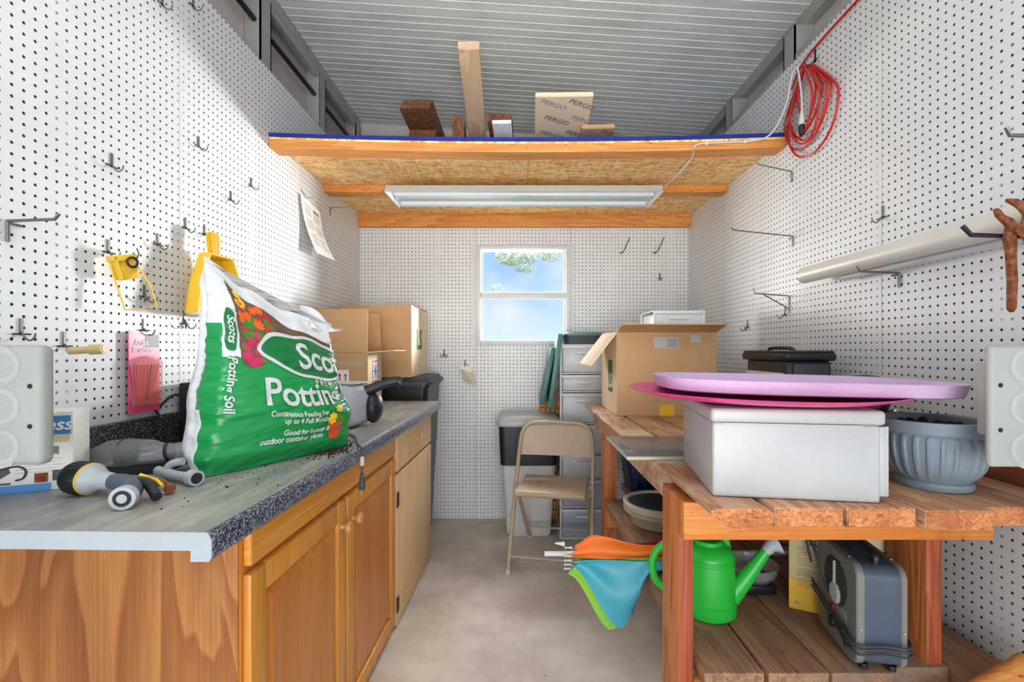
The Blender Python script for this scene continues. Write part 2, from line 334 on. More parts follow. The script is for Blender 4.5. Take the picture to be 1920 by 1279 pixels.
def frame(o, ux, uy):        # matrix with X axis ux, Y axis uy (text plane)
    ux = Vector(ux).normalized(); uy = Vector(uy); n = ux.cross(uy).normalized(); uy = n.cross(ux)
    m = Matrix((ux, uy, n)).transposed().to_4x4(); m.translation = Vector(o); return m
def text_bm(s, size, bold=0.0, shear=0.0, spacing=1.0, align='LEFT', ext=.0):
    cu = bpy.data.curves.new('lettering', 'FONT'); cu.body = s; cu.size = size; cu.offset = bold; cu.shear = shear; cu.space_character = spacing
    cu.align_x = align; cu.extrude = ext; cu.resolution_u = 3
    ob = bpy.data.objects.new('lettering', cu); COL.objects.link(ob)
    bpy.context.view_layer.update()
    me = bpy.data.meshes.new_from_object(ob.evaluated_get(bpy.context.evaluated_depsgraph_get()))
    b = bmesh.new(); b.from_mesh(me); bpy.data.meshes.remove(me); bpy.data.objects.remove(ob); bpy.data.curves.remove(cu)
    return b
def text(name, s, size, mat, parent, Mx, bold=0.0, shear=0, spacing=1, align='LEFT', world=False, mapf=None):
    b = text_bm(s, size, bold, shear, spacing, align, 0 if mapf else .0003)
    mb = MB()
    if mapf:
        for v in b.verts: v.co = mapf(v.co)
        mb._merge(b)
    else: mb._merge(b, Mx)
    return build(mb, name, mat, parent, world, smooth=0)
def arc(c, r, a0, a1, n, ax=(1, 0, 0), ay=(0, 0, 1)):
    ax = Vector(ax); ay = Vector(ay); c = Vector(c)
    return [c+ax*r*math.cos(math.radians(a0+(a1-a0)*i/n))+ay*r*math.sin(math.radians(a0+(a1-a0)*i/n)) for i in range(n+1)]
def curve(pts, n=8):
    P_ = [Vector(p) for p in pts]; P_ = [P_[0]*2-P_[1]]+P_+[P_[-1]*2-P_[-2]]; out = []
    for i in range(1, len(P_)-2):
        a, b, c, d = P_[i-1:i+3]
        for k in range(n):
            t = k/n; out.append(.5*((2*b)+(-a+c)*t+(2*a-5*b+4*c-d)*t*t+(-a+3*b-3*c+d)*t**3))
    out.append(P_[-2]); return out
def struct(mb, name, mats, smooth=35, keep=True): return tag(build(mb, name, mats, smooth=smooth, keep=keep), kind='structure')
# ================================================================ THE SETTING
XL, XR, YB, PT = -1.113, 1.188, 3.324, 2.43
def zroof(x): return 2.81-.0625*(x+1.13)
m = MB(); m.box(-1.6, 1.6, -1.4, 3.6, -.06, 0)
struct(m, 'floor', 'concrete')
m = MB(); m.box(-30, 30, 3.62, 60, -.12, -.06)
struct(m, 'ground', 'grass')
m = MB()
for a, b in ((-1.2, -.0), (.002, 1.556), (1.559, 2.735), (2.738, YB)): m.box(XL-.006, XL, a, b, .0, PT, mi=0)
m.box(XL-.012, XL-.0065, -1.2, YB, 0, PT-.004, mi=1)
m.box(-1.215, -1.2, -1.3, 3.42, 0, 2.86, mi=2)
struct(m, 'wall_left', ['peg_y', 'black_matte', 'siding'])
m = MB()
for a, b in ((-1.2, .33), (.332, 1.553), (1.556, 2.772), (2.775, YB)): m.box(XR, XR+.006, a, b, .0, PT, mi=0)
m.box(XR+.0065, XR+.012, -1.2, YB, 0, PT-.004, mi=1)
m.box(1.29, 1.305, -1.3, 3.42, 0, 2.8, mi=2)
struct(m, 'wall_right', ['peg_y', 'black_matte', 'siding'])
WX0, WX1, WZ0, WZ1 = -.292, .351, 1.224, 1.902
m = MB()
LZ = 2.12
m.box(XL, -.3035, YB, YB+.006, .0, LZ); m.box(.3625, XR, YB, YB+.006, .0, LZ)
m.box(-.3015, .3605, YB, YB+.006, .0, WZ0-.005); m.box(-.3015, .3605, YB, YB+.006, WZ1+.005, LZ)
for q in ((XL, -.31, YB+.0065, YB+.012, 0, LZ), (.37, XR, YB+.0065, YB+.012, 0, LZ), (-.31, .37, YB+.0065, YB+.012, 0, WZ0-.02), (-.31, .37, YB+.0065, YB+.012, WZ1+.02, LZ)): m.box(*q, mi=1)
for q in ((-1.215, -.31, 3.42, 3.44, 0, 2.86), (.37, 1.305, 3.42, 3.44, 0, 2.8), (-.31, .37, 3.42, 3.44, 0, WZ0-.02), (-.31, .37, 3.42, 3.44, WZ1+.02, 2.8)): m.box(*q, mi=2)
struct(m, 'wall_back', ['peg_x', 'black_matte', 'siding'])
# window
m = MB()
m.box(WX0-.012, WX0+.022, YB-.012, YB+.10, WZ0-.008, WZ1+.012, .003); m.box(WX1-.022, WX1+.012, YB-.012, YB+.10, WZ0-.008, WZ1+.012, .003)
m.box(WX0+.022, WX1-.022, YB-.012, YB+.10, WZ1-.018, WZ1+.012, .003); m.box(WX0+.022, WX1-.022, YB-.012, YB+.10, WZ0-.008, WZ0+.020, .003)
m.box(WX1+.012, WX1+.040, YB-.006, YB, WZ0-.02, WZ1+.02); m.box(WX0-.040, WX0-.012, YB-.006, YB, WZ0-.02, WZ1+.02)
win = struct(m, 'window_1', 'white_plastic')
m = MB(); zr = H+(655-554.5)/F*(YB+.03)
m.box(WX0+.022, WX1-.022, YB+.02, YB+.05, zr-.022, zr+.022, .003)
for a, b, yy in ((WZ0+.02, zr-.02, .03), (zr+.02, WZ1-.018, .05)):
    m.box(WX0+.022, WX0+.034, YB+yy, YB+yy+.02, a, b); m.box(WX1-.034, WX1-.022, YB+yy, YB+yy+.02, a, b)
build(m, 'sash', 'white_plastic', win)
m = MB(); m.box(WX0+.022, WX1-.022, YB+.038, YB+.041, WZ0+.02, zr-.02); m.box(WX0+.022, WX1-.022, YB+.058, YB+.061, zr+.02, WZ1-.018)
build(m, 'pane', 'glass', win)
# roof: ribbed panel sloping down to the right
m = MB()
pro = [(-1.3, .0)]; y = -1.25; k = 0
while y < 3.40:
    pro += [(y, 0), (y+.002, -.0015), (y+.0065, -.0015), (y+.0085, 0)]; y += .052 if k % 3 else .060; k += 1
pro.append((3.44, 0))
b = m.bm; A = [b.verts.new((-1.13, yy, zroof(-1.13)+zz)) for yy, zz in pro]; B = [b.verts.new((1.266, yy, zroof(1.266)+zz)) for yy, zz in pro]
A2 = [b.verts.new((-1.13, yy, zroof(-1.13)+.05)) for yy, zz in (pro[0], pro[-1])]; B2 = [b.verts.new((1.266, yy, zroof(1.266)+.05)) for yy, zz in (pro[0], pro[-1])]
for i in range(len(pro)-1):
    f_ = b.faces.new((A[i], A[i+1], B[i+1], B[i]))
    if pro[i][1] < 0 or pro[i+1][1] < 0: f_.material_index = 1
b.faces.new((A2[0], B2[0], B2[1], A2[1]))
for x0, x1 in ((-1.22, -1.131), (1.267, 1.31)): m.box(x0, x1, -1.3, 3.44, zroof(x0)-.001, zroof(x0)+.05)
struct(m, 'ceiling', ['roof', 'roof_rib'], smooth=0)
# eave beams and studs above the pegboard
m = MB(); m.box(-1.195, -1.13, -1.3, 3.36, 2.755, 2.805); m.box(-1.15, -1.13, -1.3, 3.36, 2.72, 2.757)
struct(m, 'trim_1', 'steel')
m = MB(); m.box(1.245, 1.289, -1.3, 3.36, 2.60, 2.66); m.box(1.205, 1.285, -1.3, 3.36, 2.431, 2.47)
struct(m, 'trim_2', 'steel')
m = MB(); m.box(-1.19, 1.28, 3.36, 3.418, 2.60, 2.70); m.box(-1.19, 1.28, 3.33, 3.418, 2.15, 2.20)
struct(m, 'trim_3', 'steel')
k = 4
for y in (-.37, .24, .85, 1.46, 2.07, 2.68, 3.28):
    for sgn, xa, xb, zt in ((-1, -1.198, -1.127, 2.755), (1, 1.203, 1.288, 2.60)):
        m = MB(); m.box(xa, xb, y, y+.008, 0.01, zt); m.box(xa, xb, y+.082, y+.09, .01, zt); m.box(xa if sgn > 0 else xb-.006, xa+.006 if sgn > 0 else xb, y, y+.09, .01, zt)
        struct(m, 'trim_%d' % k, 'steel'); k += 1
m = MB(); m.tube([(-1.155, -1.2, 2.625), (-1.155, 3.35, 2.625)], .012, 10)
for y in (2.12, 2.73): m.tube([(-1.155, y, 2.625), (-1.155, y+.05, 2.625)], .02, 10)
tag(build(m, 'conduit', 'black_metal'), 'thin black pipe running level above the left pegboard under the roof', 'pipe')
# doorway header behind the viewer
m = MB(); m.box(-1.2, 1.29, -1.32, -1.30, 2.45, 2.8, mi=0)
struct(m, 'wall_front', 'siding')
# ================================================================ LOFT
def sag(x, y): return -.022*max(0, 1-((x-.0375)/1.15)**2)*max(0, min(1, (3.3-y)/1.2))
def beam(mb, x0, x1, y0, y1, z0, z1, n=24, mi=0):
    b = bmesh.new(); R = []
    for i in range(n+1):
        x = x0+(x1-x0)*i/n
        R.append([b.verts.new((x, yy, zz+sag(x, yy))) for yy, zz in ((y0, z0), (y1, z0), (y1, z1), (y0, z1))])
    for A, B in zip(R, R[1:]):
        for k in range(4): b.faces.new((A[k], A[(k+1) % 4], B[(k+1) % 4], B[k]))
    b.faces.new(R[0]); b.faces.new(R[-1][::-1]); bmesh.ops.recalc_face_normals(b, faces=b.faces)
    mb._merge(b, None, mi)
loft = thing('loft_shelf', 'wide timber loft shelf with blue carpeted edge spanning wall to wall', 'loft shelf', (0, 2.7, 2.12))
X0, X1 = XL+.001, XR-.001
m = MB()
for a, b in ((X0, -.52), (-.518, .045), (.047, .60), (.602, X1)): beam(m, a, b, 2.114, 3.318, 2.12, 2.131, 8)
build(m, 'deck', 'osb', loft, True)
m = MB(); beam(m, X0, X1, 2.108, 3.318, 2.1312, 2.147); build(m, 'carpet', 'carpet', loft, True)
for q in ((2.11, 2.20, 2.082, 2.1195), (2.70, 2.79, 2.082, 2.1195), (3.283, 3.3225, 2.033, 2.1195)):
    m = MB(); beam(m, X0+.001, X1-.001, *q[:2], q[2], q[3]); build(m, 'joist', 'pineX', loft, True)
# ---- fluorescent fixture screwed up under the middle joist
fx = thing('shop_light', 'long white two tube fluorescent light under the loft shelf', 'ceiling light', (.03, 2.68, 2.02))
m = MB(); xa, xb = -.712, .765
m.prism([(2.53, 2.028), (2.56, 2.069), (2.80, 2.069), (2.835, 2.036), (2.828, 2.034), (2.795, 2.060), (2.565, 2.060), (2.536, 2.026)], xa, xb, Matrix(((0, 0, 1, 0), (1, 0, 0, 0), (0, 1, 0, 0), (0, 0, 0, 1))))
m.box(xa+.03, xb-.03, 2.64, 2.72, 2.045, 2.061, .004)
build(m, 'housing', 'reflector', fx, True)
for x in (xa-.004, xb-.001):
    m = MB(); m.prism([(2.526, 2.020), (2.556, 2.070), (2.804, 2.070), (2.842, 2.030)], x, x+.005, Matrix(((0, 0, 1, 0), (1, 0, 0, 0), (0, 1, 0, 0), (0, 0, 0, 1))))
    build(m, 'end_cap', 'white_plastic', fx, True)
for y in (2.60, 2.765):
    m = MB(); m.tube([(xa+.03, y, 2.036), (xb-.03, y, 2.036)], .013, 14); build(m, 'fluorescent_tube', 'tube', fx, True)
# white flex from the fixture over the front joist to the cord coil
def tubething(name, pts, r, mat, label, cat, group=None, seg=8, closed=False):
    m = MB(); m.tube(pts, r, seg, closed); return tag(build(m, name, mat), label, cat, group)
p = curve([(.765, 2.66, 2.055), (.80, 2.45, 2.066), (.80, 2.2, 2.068), (.775, 2.103, 2.075), (.80, 2.1, 2.092), (.92, 2.1, 2.100), (1.03, 2.098, 2.105), (1.10, 2.07, 2.125), (1.135, 2.02, 2.22), (1.14, 1.98, 2.33), (1.145, 1.95, 2.335), (1.15, 1.93, 2.20), (1.15, 1.93, 2.13)], 8)
fl = thing('white_flex', 'thin white power flex clipped along the loft edge to the coil', 'cable', (.8, 2.1, 2.05))
m = MB(); m.tube(p, .0035, 8); build(m, 'cable', 'white_plastic', fl, True)
for q in ((.83, 2.100, 2.095), (1.0, 2.100, 2.104)):
    m = MB(); m.box(q[0]-.006, q[0]+.006, q[1]-.004, q[1]+.0095, q[2]-.008, q[2]+.008, .002); build(m, 'clip', 'white_plastic', fl, True)
m = MB(); m.lathe([(.004, .02), (.008, .0), (.011, -.025), (.011, -.04), (0, -.04)], 14, T(1.15, 1.93, 2.135)); build(m, 'plug', 'white_plastic', fl, True)
MYZ = Matrix(((0, 0, 1, 0), (1, 0, 0, 0), (0, 1, 0, 0), (0, 0, 0, 1)))   # profile in (y,z), extruded along x
MXZ = Matrix(((1, 0, 0, 0), (0, 0, -1, 0), (0, 1, 0, 0), (0, 0, 0, 1)))  # profile in (x,z), extruded along -y
DZ = 2.148
# ---- lumber lying on the loft
def lumber(name, a, b, w, th, mat, label, cat='board', cut=0, group=None, roll=0):
    a = Vector(a); b = Vector(b); Mx = frame(a, (b-a), (0, 0, 1)); L = (b-a).length
    m = MB(); ww = w/2
    m.prism([(0, 0), (L-cut, 0), (L, th), (0, th)], -ww, ww, Mx @ Matrix.Rotation(roll, 4, 'X'), .003)
    return tag(build(m, name, mat), label, cat, group)
lumber('timber_stud', (-.235, 3.28, 2.150), (-.205, 1.93, 2.405), .088, .038, 'rawpine', 'long pale timber stud propped steeply out over the loft edge', 'stud')
lumber('timber_block', (-.455, 2.98, 2.150), (-.465, 2.30, 2.176), .13, .075, 'oldboard', 'dark weathered timber with slanted cut end, lying left on the loft', cut=-.05)
lumber('timber_block', (-.465, 2.95, 2.240), (-.480, 2.25, 2.285), .14, .085, 'oldboard', 'reddish brown timber with slanted top lying upon another, left on the loft', cut=-.07)
lumber('timber_block', (-.33, 2.98, 2.150), (-.300, 2.33, 2.168), .06, .16, 'oldboard', 'dark brown timber standing on edge just left of the pale stud on the loft', cut=.03)
lumber('timber_offcut', (-.385, 2.8, 2.150), (-.375, 2.35, 2.152), .05, .055, 'oldboard', 'small dark timber offcut left of the pale stud on the loft', cut=.01)
lumber('timber_board', (-.06, 3.1, 2.154), (-.095, 2.32, 2.30), .12, .04, 'oldboard', 'brown timber board tilted up just right of the pale stud on the loft', cut=0)
lumber('paper_packet', (-.055, 2.98, 2.1495), (-.082, 2.25, 2.256), .092, .018, 'white_paper', 'white paper wrapped strip lying against the tilted brown board on the loft', 'packet')
def pack(a, b, w, th, label, mat):
    a = Vector(a); b = Vector(b); Mx = frame(a, (b-a), (0, 0, 1)); L = (b-a).length
    r = thing('flooring_pack', label, 'flooring pack', a, 0, 'flooring packs on the loft')
    m = MB(); m.prism([(0, 0), (L, 0), (L, th), (0, th)], -w/2, w/2, Mx, .003); build(m, 'carton', mat, r, True)
    # lettering runs over the underside/near faces
    for i in range(5):
        for j in range(2):
            X = Vector(b)-a; u = Vector((1, 0, 0)); d = X.normalized(); p = a+d*(L*(.50+.115*i))+Vector((-w*.42+j*w*.5+(i % 2)*.02, 0, 0))
            nn = u.cross(d).normalized(); nn = nn if nn.z < 0 else -nn
            off = .0012
            text('lettering', 'PERGO', .042, 'print_grey' if (i+j) % 2 else 'print_faint', r, frame(p+nn*off, (u*.9-d*.42), (d*.9+u*.35)), bold=.0004, world=True)
    return r
pack((.23, 3.15, 2.176), (.205, 2.14, 2.325), .262, .022, 'large cream flooring pack printed with slanted wordmarks tilted up on the loft', 'card_cream_lit')
pack((.42, 3.15, 2.150), (.385, 2.30, 2.255), .16, .022, 'smaller orange brown flooring pack sticking out behind the cream one on the loft', 'card')
# ================================================================ LEFT CABINETS AND WORKTOP
YAW = -.0236
CAB = (-.56, .945, 0)
cab = thing('base_cabinet', 'honey oak base cabinet with two raised panel doors under the worktop', 'cabinet', CAB, YAW)
m = MB(); m.box(-.53, -.02, .004, 1.056, .0, .853); build(m, 'carcass', 'oakZ', cab)
m = MB(); m.box(-.528, .0, -.0, .0038, .0, .853); build(m, 'end_panel', 'laminate', cab)
m = MB()
for a, b in ((.004, .045), (.495, .545), (1.02, 1.056)): m.box(-.0198, 0, a, b, .0, .853, .001)
m.box(-.0198, 0, .045, 1.02, .815, .853); m.box(-.0198, 0, .045, 1.02, .72, .755); m.box(-.0198, 0, .045, 1.02, .0, .06)
build(m, 'face_frame', 'oakZ', cab)
def door(parent, y0, y1, z0, z1, mats, x=.001, th=.018, st=.058):
    m = MB(); m.box(x, x+th, y0, y0+st, z0, z1, .004); m.box(x, x+th, y1-st, y1, z0, z1, .004); m.box(x, x+th-.0006, y0+st, y1-st, z0, z0+st, .004); m.box(x, x+th-.0006, y0+st, y1-st, z1-st, z1, .004)
    d = build(m, 'door', mats[0], parent)
    m = MB(); a = .030
    bm = m.bm; yy0, yy1, zz0, zz1 = y0+st-.001, y1-st+.001, z0+st-.001, z1-st+.001
    o = [bm.verts.new((x+.006, *p)) for p in ((yy0, zz0), (yy1, zz0), (yy1, zz1), (yy0, zz1))]; i_ = [bm.verts.new((x+th-.002, *p)) for p in ((yy0+a, zz0+a), (yy1-a, zz0+a), (yy1-a, zz1-a), (yy0+a, zz1-a))]
    o2 = [bm.verts.new((x+.001, *p)) for p in ((yy0, zz0), (yy1, zz0), (yy1, zz1), (yy0, zz1))]
    bm.faces.new(i_); bm.faces.new(o2[::-1])
    for k in range(4): bm.faces.new((o[k], o[(k+1) % 4], i_[(k+1) % 4], i_[k])); bm.faces.new((o2[k], o2[(k+1) % 4], o[(k+1) % 4], o[k]))
    build(m, 'panel', mats[1], d, smooth=10); return d
KN = [(0, 0), (.007, 0), (.006, .012), (.0155, .018), (.017, .025), (.013, .031), (0, .033)]
def knob(parent, y, z, x=.019): 
    m = MB(); m.lathe(KN, 20, T(x, y, z, 0, PI/2, 0)); return build(m, 'knob', 'knob', parent)
d1 = door(cab, .014, .507, .035, .728, ('oakZ', 'oakpanel')); knob(d1, .470, .655)
d2 = door(cab, .522, 1.040, .035, .728, ('oakZ', 'oakpanel')); knob(d2, .560, .650)
m = MB(); m.box(.001, .019, .014, 1.040, .744, .826, .005, 3); build(m, 'drawer_front', 'oakY', cab)
cb2 = thing('base_cabinet', 'pale maple cabinet with one drawer and flat door at the far end', 'cabinet', (CAB[0]-YAW*-1*0+.0236*1.06, CAB[1]+1.06, 0), YAW)
m = MB(); m.box(-.53, -.001, .0, .70, .0, .853); build(m, 'carcass', 'oakZ', cb2)
m = MB(); m.box(.0, .018, .012, .698, .662, .832, .003); dr = build(m, 'drawer', 'maple', cb2); knob(dr, .36, .745, .018)
m = MB(); m.box(.0, .018, .006, .698, .012, .645, .003); dd = build(m, 'door', 'maple', cb2)
for z in (.10, .545):
    m = MB(); m.box(.0195, .022, .008, .030, z-.03, z+.03, .001); m.tube([(.021, .005, z-.032), (.021, .005, z+.032)], .004, 8)
    for q in (-.018, 0, .018): m.sphere((.0225, .020, z+q), .003, 8)
    build(m, 'hinge', 'hinge_metal', dd)
ct = thing('worktop', 'long grey laminate worktop with speckled dark front edge over the cabinets', 'worktop', CAB, YAW)
m = MB(); m.prism([(-.553, .857), (.030, .857), (.052, .857), (.052, .885), (-.553, .885)], -1.805, .170, MXZ); build(m, 'top', 'counter', ct)
m = MB(); m.prism([(.0525, .838), (.030, .838), (.030, .8565), (.0525, .8565)], -1.805, .170, MXZ)
m.prism([(.0525, .838), (.060, .839), (.064, .845), (.064, .872), (.061, .880), (.0525, .8855)], -1.805, .170, MXZ); build(m, 'front_edge', 'counter_edge', ct)
m = MB(); m.prism([(-.553, .856), (.030, .856), (.030, .838), (.060, .8385), (.0645, .845), (.0645, .873), (.058, .886), (-.553, .886)], .1702, .1725, MXZ); build(m, 'cut_end', 'cut', ct)
m = MB(); m.box(-.553, -.530, -.17, .545, .8852, .985, .003); build(m, 'backsplash', 'granite', ct)
CT = .8855
# ================================================================ BAG OF POTTING SOIL
B0 = Vector((-.733, 1.105, CT+.001)); U = Vector((.473, .881, 0)); N = Vector((.881, -.473, 0)); UZ = Vector((0, 0, 1))
def lerp(a, b, t): return a+(b-a)*t
def pw(t, pts):
    for (a, x), (b, y) in zip(pts, pts[1:]):
        if t <= b: k = (t-a)/(b-a); k = k*k*(3-2*k); return x+(y-x)*k
    return pts[-1][1]
def bag_w(t): return pw(t, [(0, .425), (.25, .415), (.55, .352), (.8, .335), (1, .345)])
def bag_x(t): return pw(t, [(0, .0), (.3, .025), (.55, .045), (.8, .050), (1, .028)])
def bag_h(s, t): return t*(pw(s, [(0, .505), (.25, .455), (.6, .405), (1, .375)]))
def bag_th(s, t): return pw(t, [(0, .05), (.12, .11), (.35, .115), (.7, .085), (.9, .06), (1, .010)])*pw(s, [(0, 1.0), (1, .75)])
def bag_f(s, t, off=0):
    b = (max(0, math.sin(PI*min(1, max(0, s))))**.55)*pw(t, [(0, .015), (.1, .045), (.3, .062), (.6, .045), (.85, .022), (1, .0)])
    wr = .006*noise.noise(Vector((s*3+t*5, t*13-s*3, 1.7)))+.0035*noise.noise(Vector((s*9, t*34-s*9, 4.2)))
    ed = min(1, s*8, (1-s)*8)
    side = .006*math.sin(t*60+3*s)*max(0, 1-s*6)*max(0, 1-t*1.6)
    return B0+U*(bag_x(t)+bag_w(t)*s)+UZ*bag_h(s, t)+N*(b+wr*(1 if 0 < t < .97 else 0)+off-.035*t-.0*ed)+U*side
def bag_b(s, t): return B0+U*(bag_x(t)+bag_w(t)*s)+UZ*bag_h(s, t)-N*(bag_th(s, t)+.035*t+.012*math.sin(PI*s)*math.sin(PI*t))
def bag_w2(s, t, off):      # prints that run past the right edge wrap round the side of the sack
    if s <= .995: return bag_f(s, t, off)
    k = (s-.995)*bag_w(t)/max(.03, bag_th(1, t)); p = bag_f(1, t); q = bag_b(1, t)
    return p.lerp(q, min(k, 1.0))+U*(off+.004+math.sin(PI*min(1, k))*.016)
bag = thing('potting_soil_bag', 'slumped green and white plastic bag of potting soil on the worktop', 'bag of soil', (B0.x+U.x*.2-.03, B0.y+U.y*.2, CT), 0)
m = MB(); b = m.bm; NS, NTT, NG = 90, 110, 14
def green(s, t):
    return t < .60-.10*(abs(s-.55)*1.2)**1.5 + .015*math.sin(s*9)
rows = []
for j in range(NTT+1):
    t = j/NTT; r = [b.verts.new(bag_f(i/NS, t)) for i in range(NS+1)]
    R_, L_ = (bag_f(1, t), bag_b(1, t)), (bag_b(0, t), bag_f(0, t))
    for (p, q), sg in ((R_, 1), (L_, -1)):
        for k in range(1, NG):
            a = k/NG; c = p.lerp(q, a); fold = math.sin(PI*a)*(.016*pw(t, [(0, .6), (.5, 1), (.8, 1.1), (1, .4)])) - .014*math.exp(-((a-.5)/.10)**2)*pw(t, [(0, 0), (.3, .4), (1, 1.6)])
            wr = .0035*noise.noise(Vector((a*4, t*42, sg*5)))*math.sin(PI*a)
            r.append(b.verts.new(c+U*sg*(fold+wr)))
        if sg > 0: r += [b.verts.new(bag_b(1-i/20, t)) for i in range(21)]
    rows.append(r)
nn = len(rows[0])
for j in range(NTT):
    t = (j+.5)/NTT
    for i in range(nn):
        f = b.faces.new((rows[j][i], rows[j][(i+1) % nn], rows[j+1][(i+1) % nn], rows[j+1][i]))
        mi = 0
        if i < NS:
            s = (i+.5)/NS
            if green(s, t): mi = 1
        elif i >= nn-(7 if t > .3 else 4) and t < .72: mi = 1
        if i < 1 and t < .72: mi = 1
        f.material_index = mi
b.faces.new(rows[0][::-1]); b.faces.new(rows[-1])
bmesh.ops.recalc_face_normals(b, faces=b.faces)
for nme in ('bag_white', 'bag_green'):
    mt = M[nme]; tt = mt.node_tree; bs = tt.nodes['Principled BSDF']
    tc = tt.nodes.new('ShaderNodeTexCoord'); mp = tt.nodes.new('ShaderNodeMapping'); mp.inputs['Scale'].default_value = (7, 7, 26); mp.inputs['Rotation'].default_value = (.25, .2, 0)
    nz = tt.nodes.new('ShaderNodeTexNoise'); nz.inputs['Scale'].default_value = 1; nz.inputs['Detail'].default_value = 3; nz.inputs['Distortion'].default_value = .8; bp = tt.nodes.new('ShaderNodeBump'); bp.inputs['Strength'].default_value = .55; bp.inputs['Distance'].default_value = .012
    tt.links.new(tc.outputs['Object'], mp.inputs[0]); tt.links.new(mp.outputs[0], nz.inputs[0]); tt.links.new(nz.outputs[0], bp.inputs['Height']); tt.links.new(bp.outputs[0], bs.inputs['Normal'])
build(m, 'sack', ['bag_white', 'bag_green'], bag, True, smooth=80)
def decal(name, poly, mat, off=.0012, n=36, parent=None):
    """polygon in (s,t) laid on the bag as a thin printed patch"""
    xs = [p[0] for p in poly]; ys = [p[1] for p in poly]; x0, x1, y0, y1 = min(xs), max(xs), min(ys), max(ys)
    bb = bmesh.new(); f = bb.faces.new([bb.verts.new((x, y, 0)) for x, y in poly])
    for k in range(1, n):
        for co, no in (((lerp(x0, x1, k/n), 0, 0), (1, 0, 0)), ((0, lerp(y0, y1, k/n), 0), (0, 1, 0))):
            bmesh.ops.bisect_plane(bb, geom=bb.verts[:]+bb.edges[:]+bb.faces[:], plane_co=co, plane_no=no)
    for v in bb.verts: v.co = bag_w2(v.co.x, v.co.y, off)
    mm = MB(); mm._merge(bb); return build(mm, name, mat, parent or bag, True, smooth=80)
def smooth_poly(pts, n=6):
    q = [Vector((x, y, 0)) for x, y in pts]; N_ = len(q); out = []
    for i in range(N_):
        a, b_, c, d = q[i-1], q[i], q[(i+1) % N_], q[(i+2) % N_]
        for k in range(n):
            t = k/n; v = .5*((2*b_)+(-a+c)*t+(2*a-5*b_+4*c-d)*t*t+(-a+3*b_-3*c+d)*t**3); out.append((v.x, v.y))
    return out
# photo of flowers, wooden crate and badge
decal('flower_picture', [(.115, .545), (.10, .80), (.085, .955), (.16, .935), (.30, .90), (.62, .86), (.97, .83), (.97, .66), (.55, .60), (.35, .60), (.17, .535)], 'bark', .0010)
rnd = random.Random(3)
for mat, cnt, (sx, sy), (wx, wy), sz in (('leaf', 34, (.22, .70), (.15, .12), .030), ('petal_pink', 16, (.20, .66), (.13, .08), .030), ('petal_pink', 8, (.15, .58), (.06, .03), .03), ('petal_orange', 9, (.20, .83), (.09, .06), .036), ('petal_yellow', 4, (.15, .88), (.03, .04), .028), ('red', 5, (.31, .81), (.05, .05), .03)):
    mm = MB()
    for k in range(cnt):
        cx = sx+(rnd.random()*2-1)*wx; cy = sy+(rnd.random()*2-1)*wy
        if not (.135 < cx < .46 and .55 < cy < .93): continue
        a0 = rnd.random()*6; bb = bmesh.new(); ps = []
        for q in range(12):
            rr = sz*(.6+.4*abs(math.sin(q*1.5+a0))); ps.append((min(.99, max(.105, cx+rr*math.cos(q*PI/6))), min(.96, cy+rr*.8*math.sin(q*PI/6))))
        cen = bb.verts.new(bag_f(cx, cy, .0022)); vs = [bb.verts.new(bag_f(x, y, .0018)) for x, y in ps]
        for q in range(12): bb.faces.new((cen, vs[q], vs[(q+1) % 12]))
        mm._merge(bb)
    build(mm, 'printed_leaves' if mat == 'leaf' else 'printed_blossom', mat, bag, True, smooth=80)
decal('badge_border', smooth_poly([(.22, .655), (.33, .76), (.55, .82), (.80, .82), (1.08, .76), (1.12, .62), (.85, .53), (.52, .55), (.30, .595)]), 'white_plastic', .0030, 30)
decal('badge', smooth_poly([(.245, .655), (.345, .742), (.56, .80), (.79, .80), (1.05, .74), (1.09, .63), (.85, .55), (.53, .57), (.32, .610)]), 'bag_darkgreen', .0040, 30)
def bt(s, size, s0, t0, sl=0.0, mat='white_plastic', bold=0, shear=0, sp=1, off=.0052, kx=1.0, name='lettering'):
    def f(v): 
        return bag_w2(s0+v.x*kx, t0+v.y+sl*v.x, off)
    bb = text_bm(s, size, bold, shear, sp)
    for k in range(1, 60):
        bmesh.ops.bisect_plane(bb, geom=bb.verts[:]+bb.edges[:]+bb.faces[:], plane_co=(k*.016, 0, 0), plane_no=(1, 0, 0))
    for v in bb.verts: v.co = f(v.co)
    mm = MB(); mm._merge(bb); return build(mm, name, mat, bag, True, smooth=0)
bt('Scotts', .245, .53, .605, -.02, bold=.004, kx=1.15, sp=.95)
bt('PREMIUM', .055, .66, .488, 0, sp=1.7, bold=.001, off=.0045)
bt('Potting Soil', .215, .24, .345, .02, bold=.004, kx=1.12, sp=.95, off=.0045)
bt('Continuous Feeding For', .046, .27, .278, 0, bold=.0012, kx=.95, off=.0045); bt('up to 4 Full Months', .046, .36, .235, 0, bold=.0012, kx=.95, off=.0045)
bt('Good for Indoor &', .046, .38, .165, 0, bold=.0012, kx=.95, off=.0045); bt('outdoor container plants', .046, .24, .125, 0, bold=.0012, kx=.95, off=.0045)
decal('printed_pot', [(.745, .10), (.825, .10), (.85, .215), (.70, .215)], 'terracotta', .0045, 6)
decal('printed_leaves', smooth_poly([(.72, .22), (.83, .215), (.87, .25), (.80, .275), (.70, .26)]), 'leaf', .0046, 6)
for q in ((.745, .262), (.815, .315), (.73, .235)): decal('printed_blossom', smooth_poly([(q[0]+.045*math.cos(a)*(1 if i % 2 else .7), q[1]+.032*math.sin(a)*(1 if i % 2 else .7)) for i, a in enumerate([k*PI/6 for k in range(12)])], 3), 'petal_yellow', .0054, 6)
# side gusset print

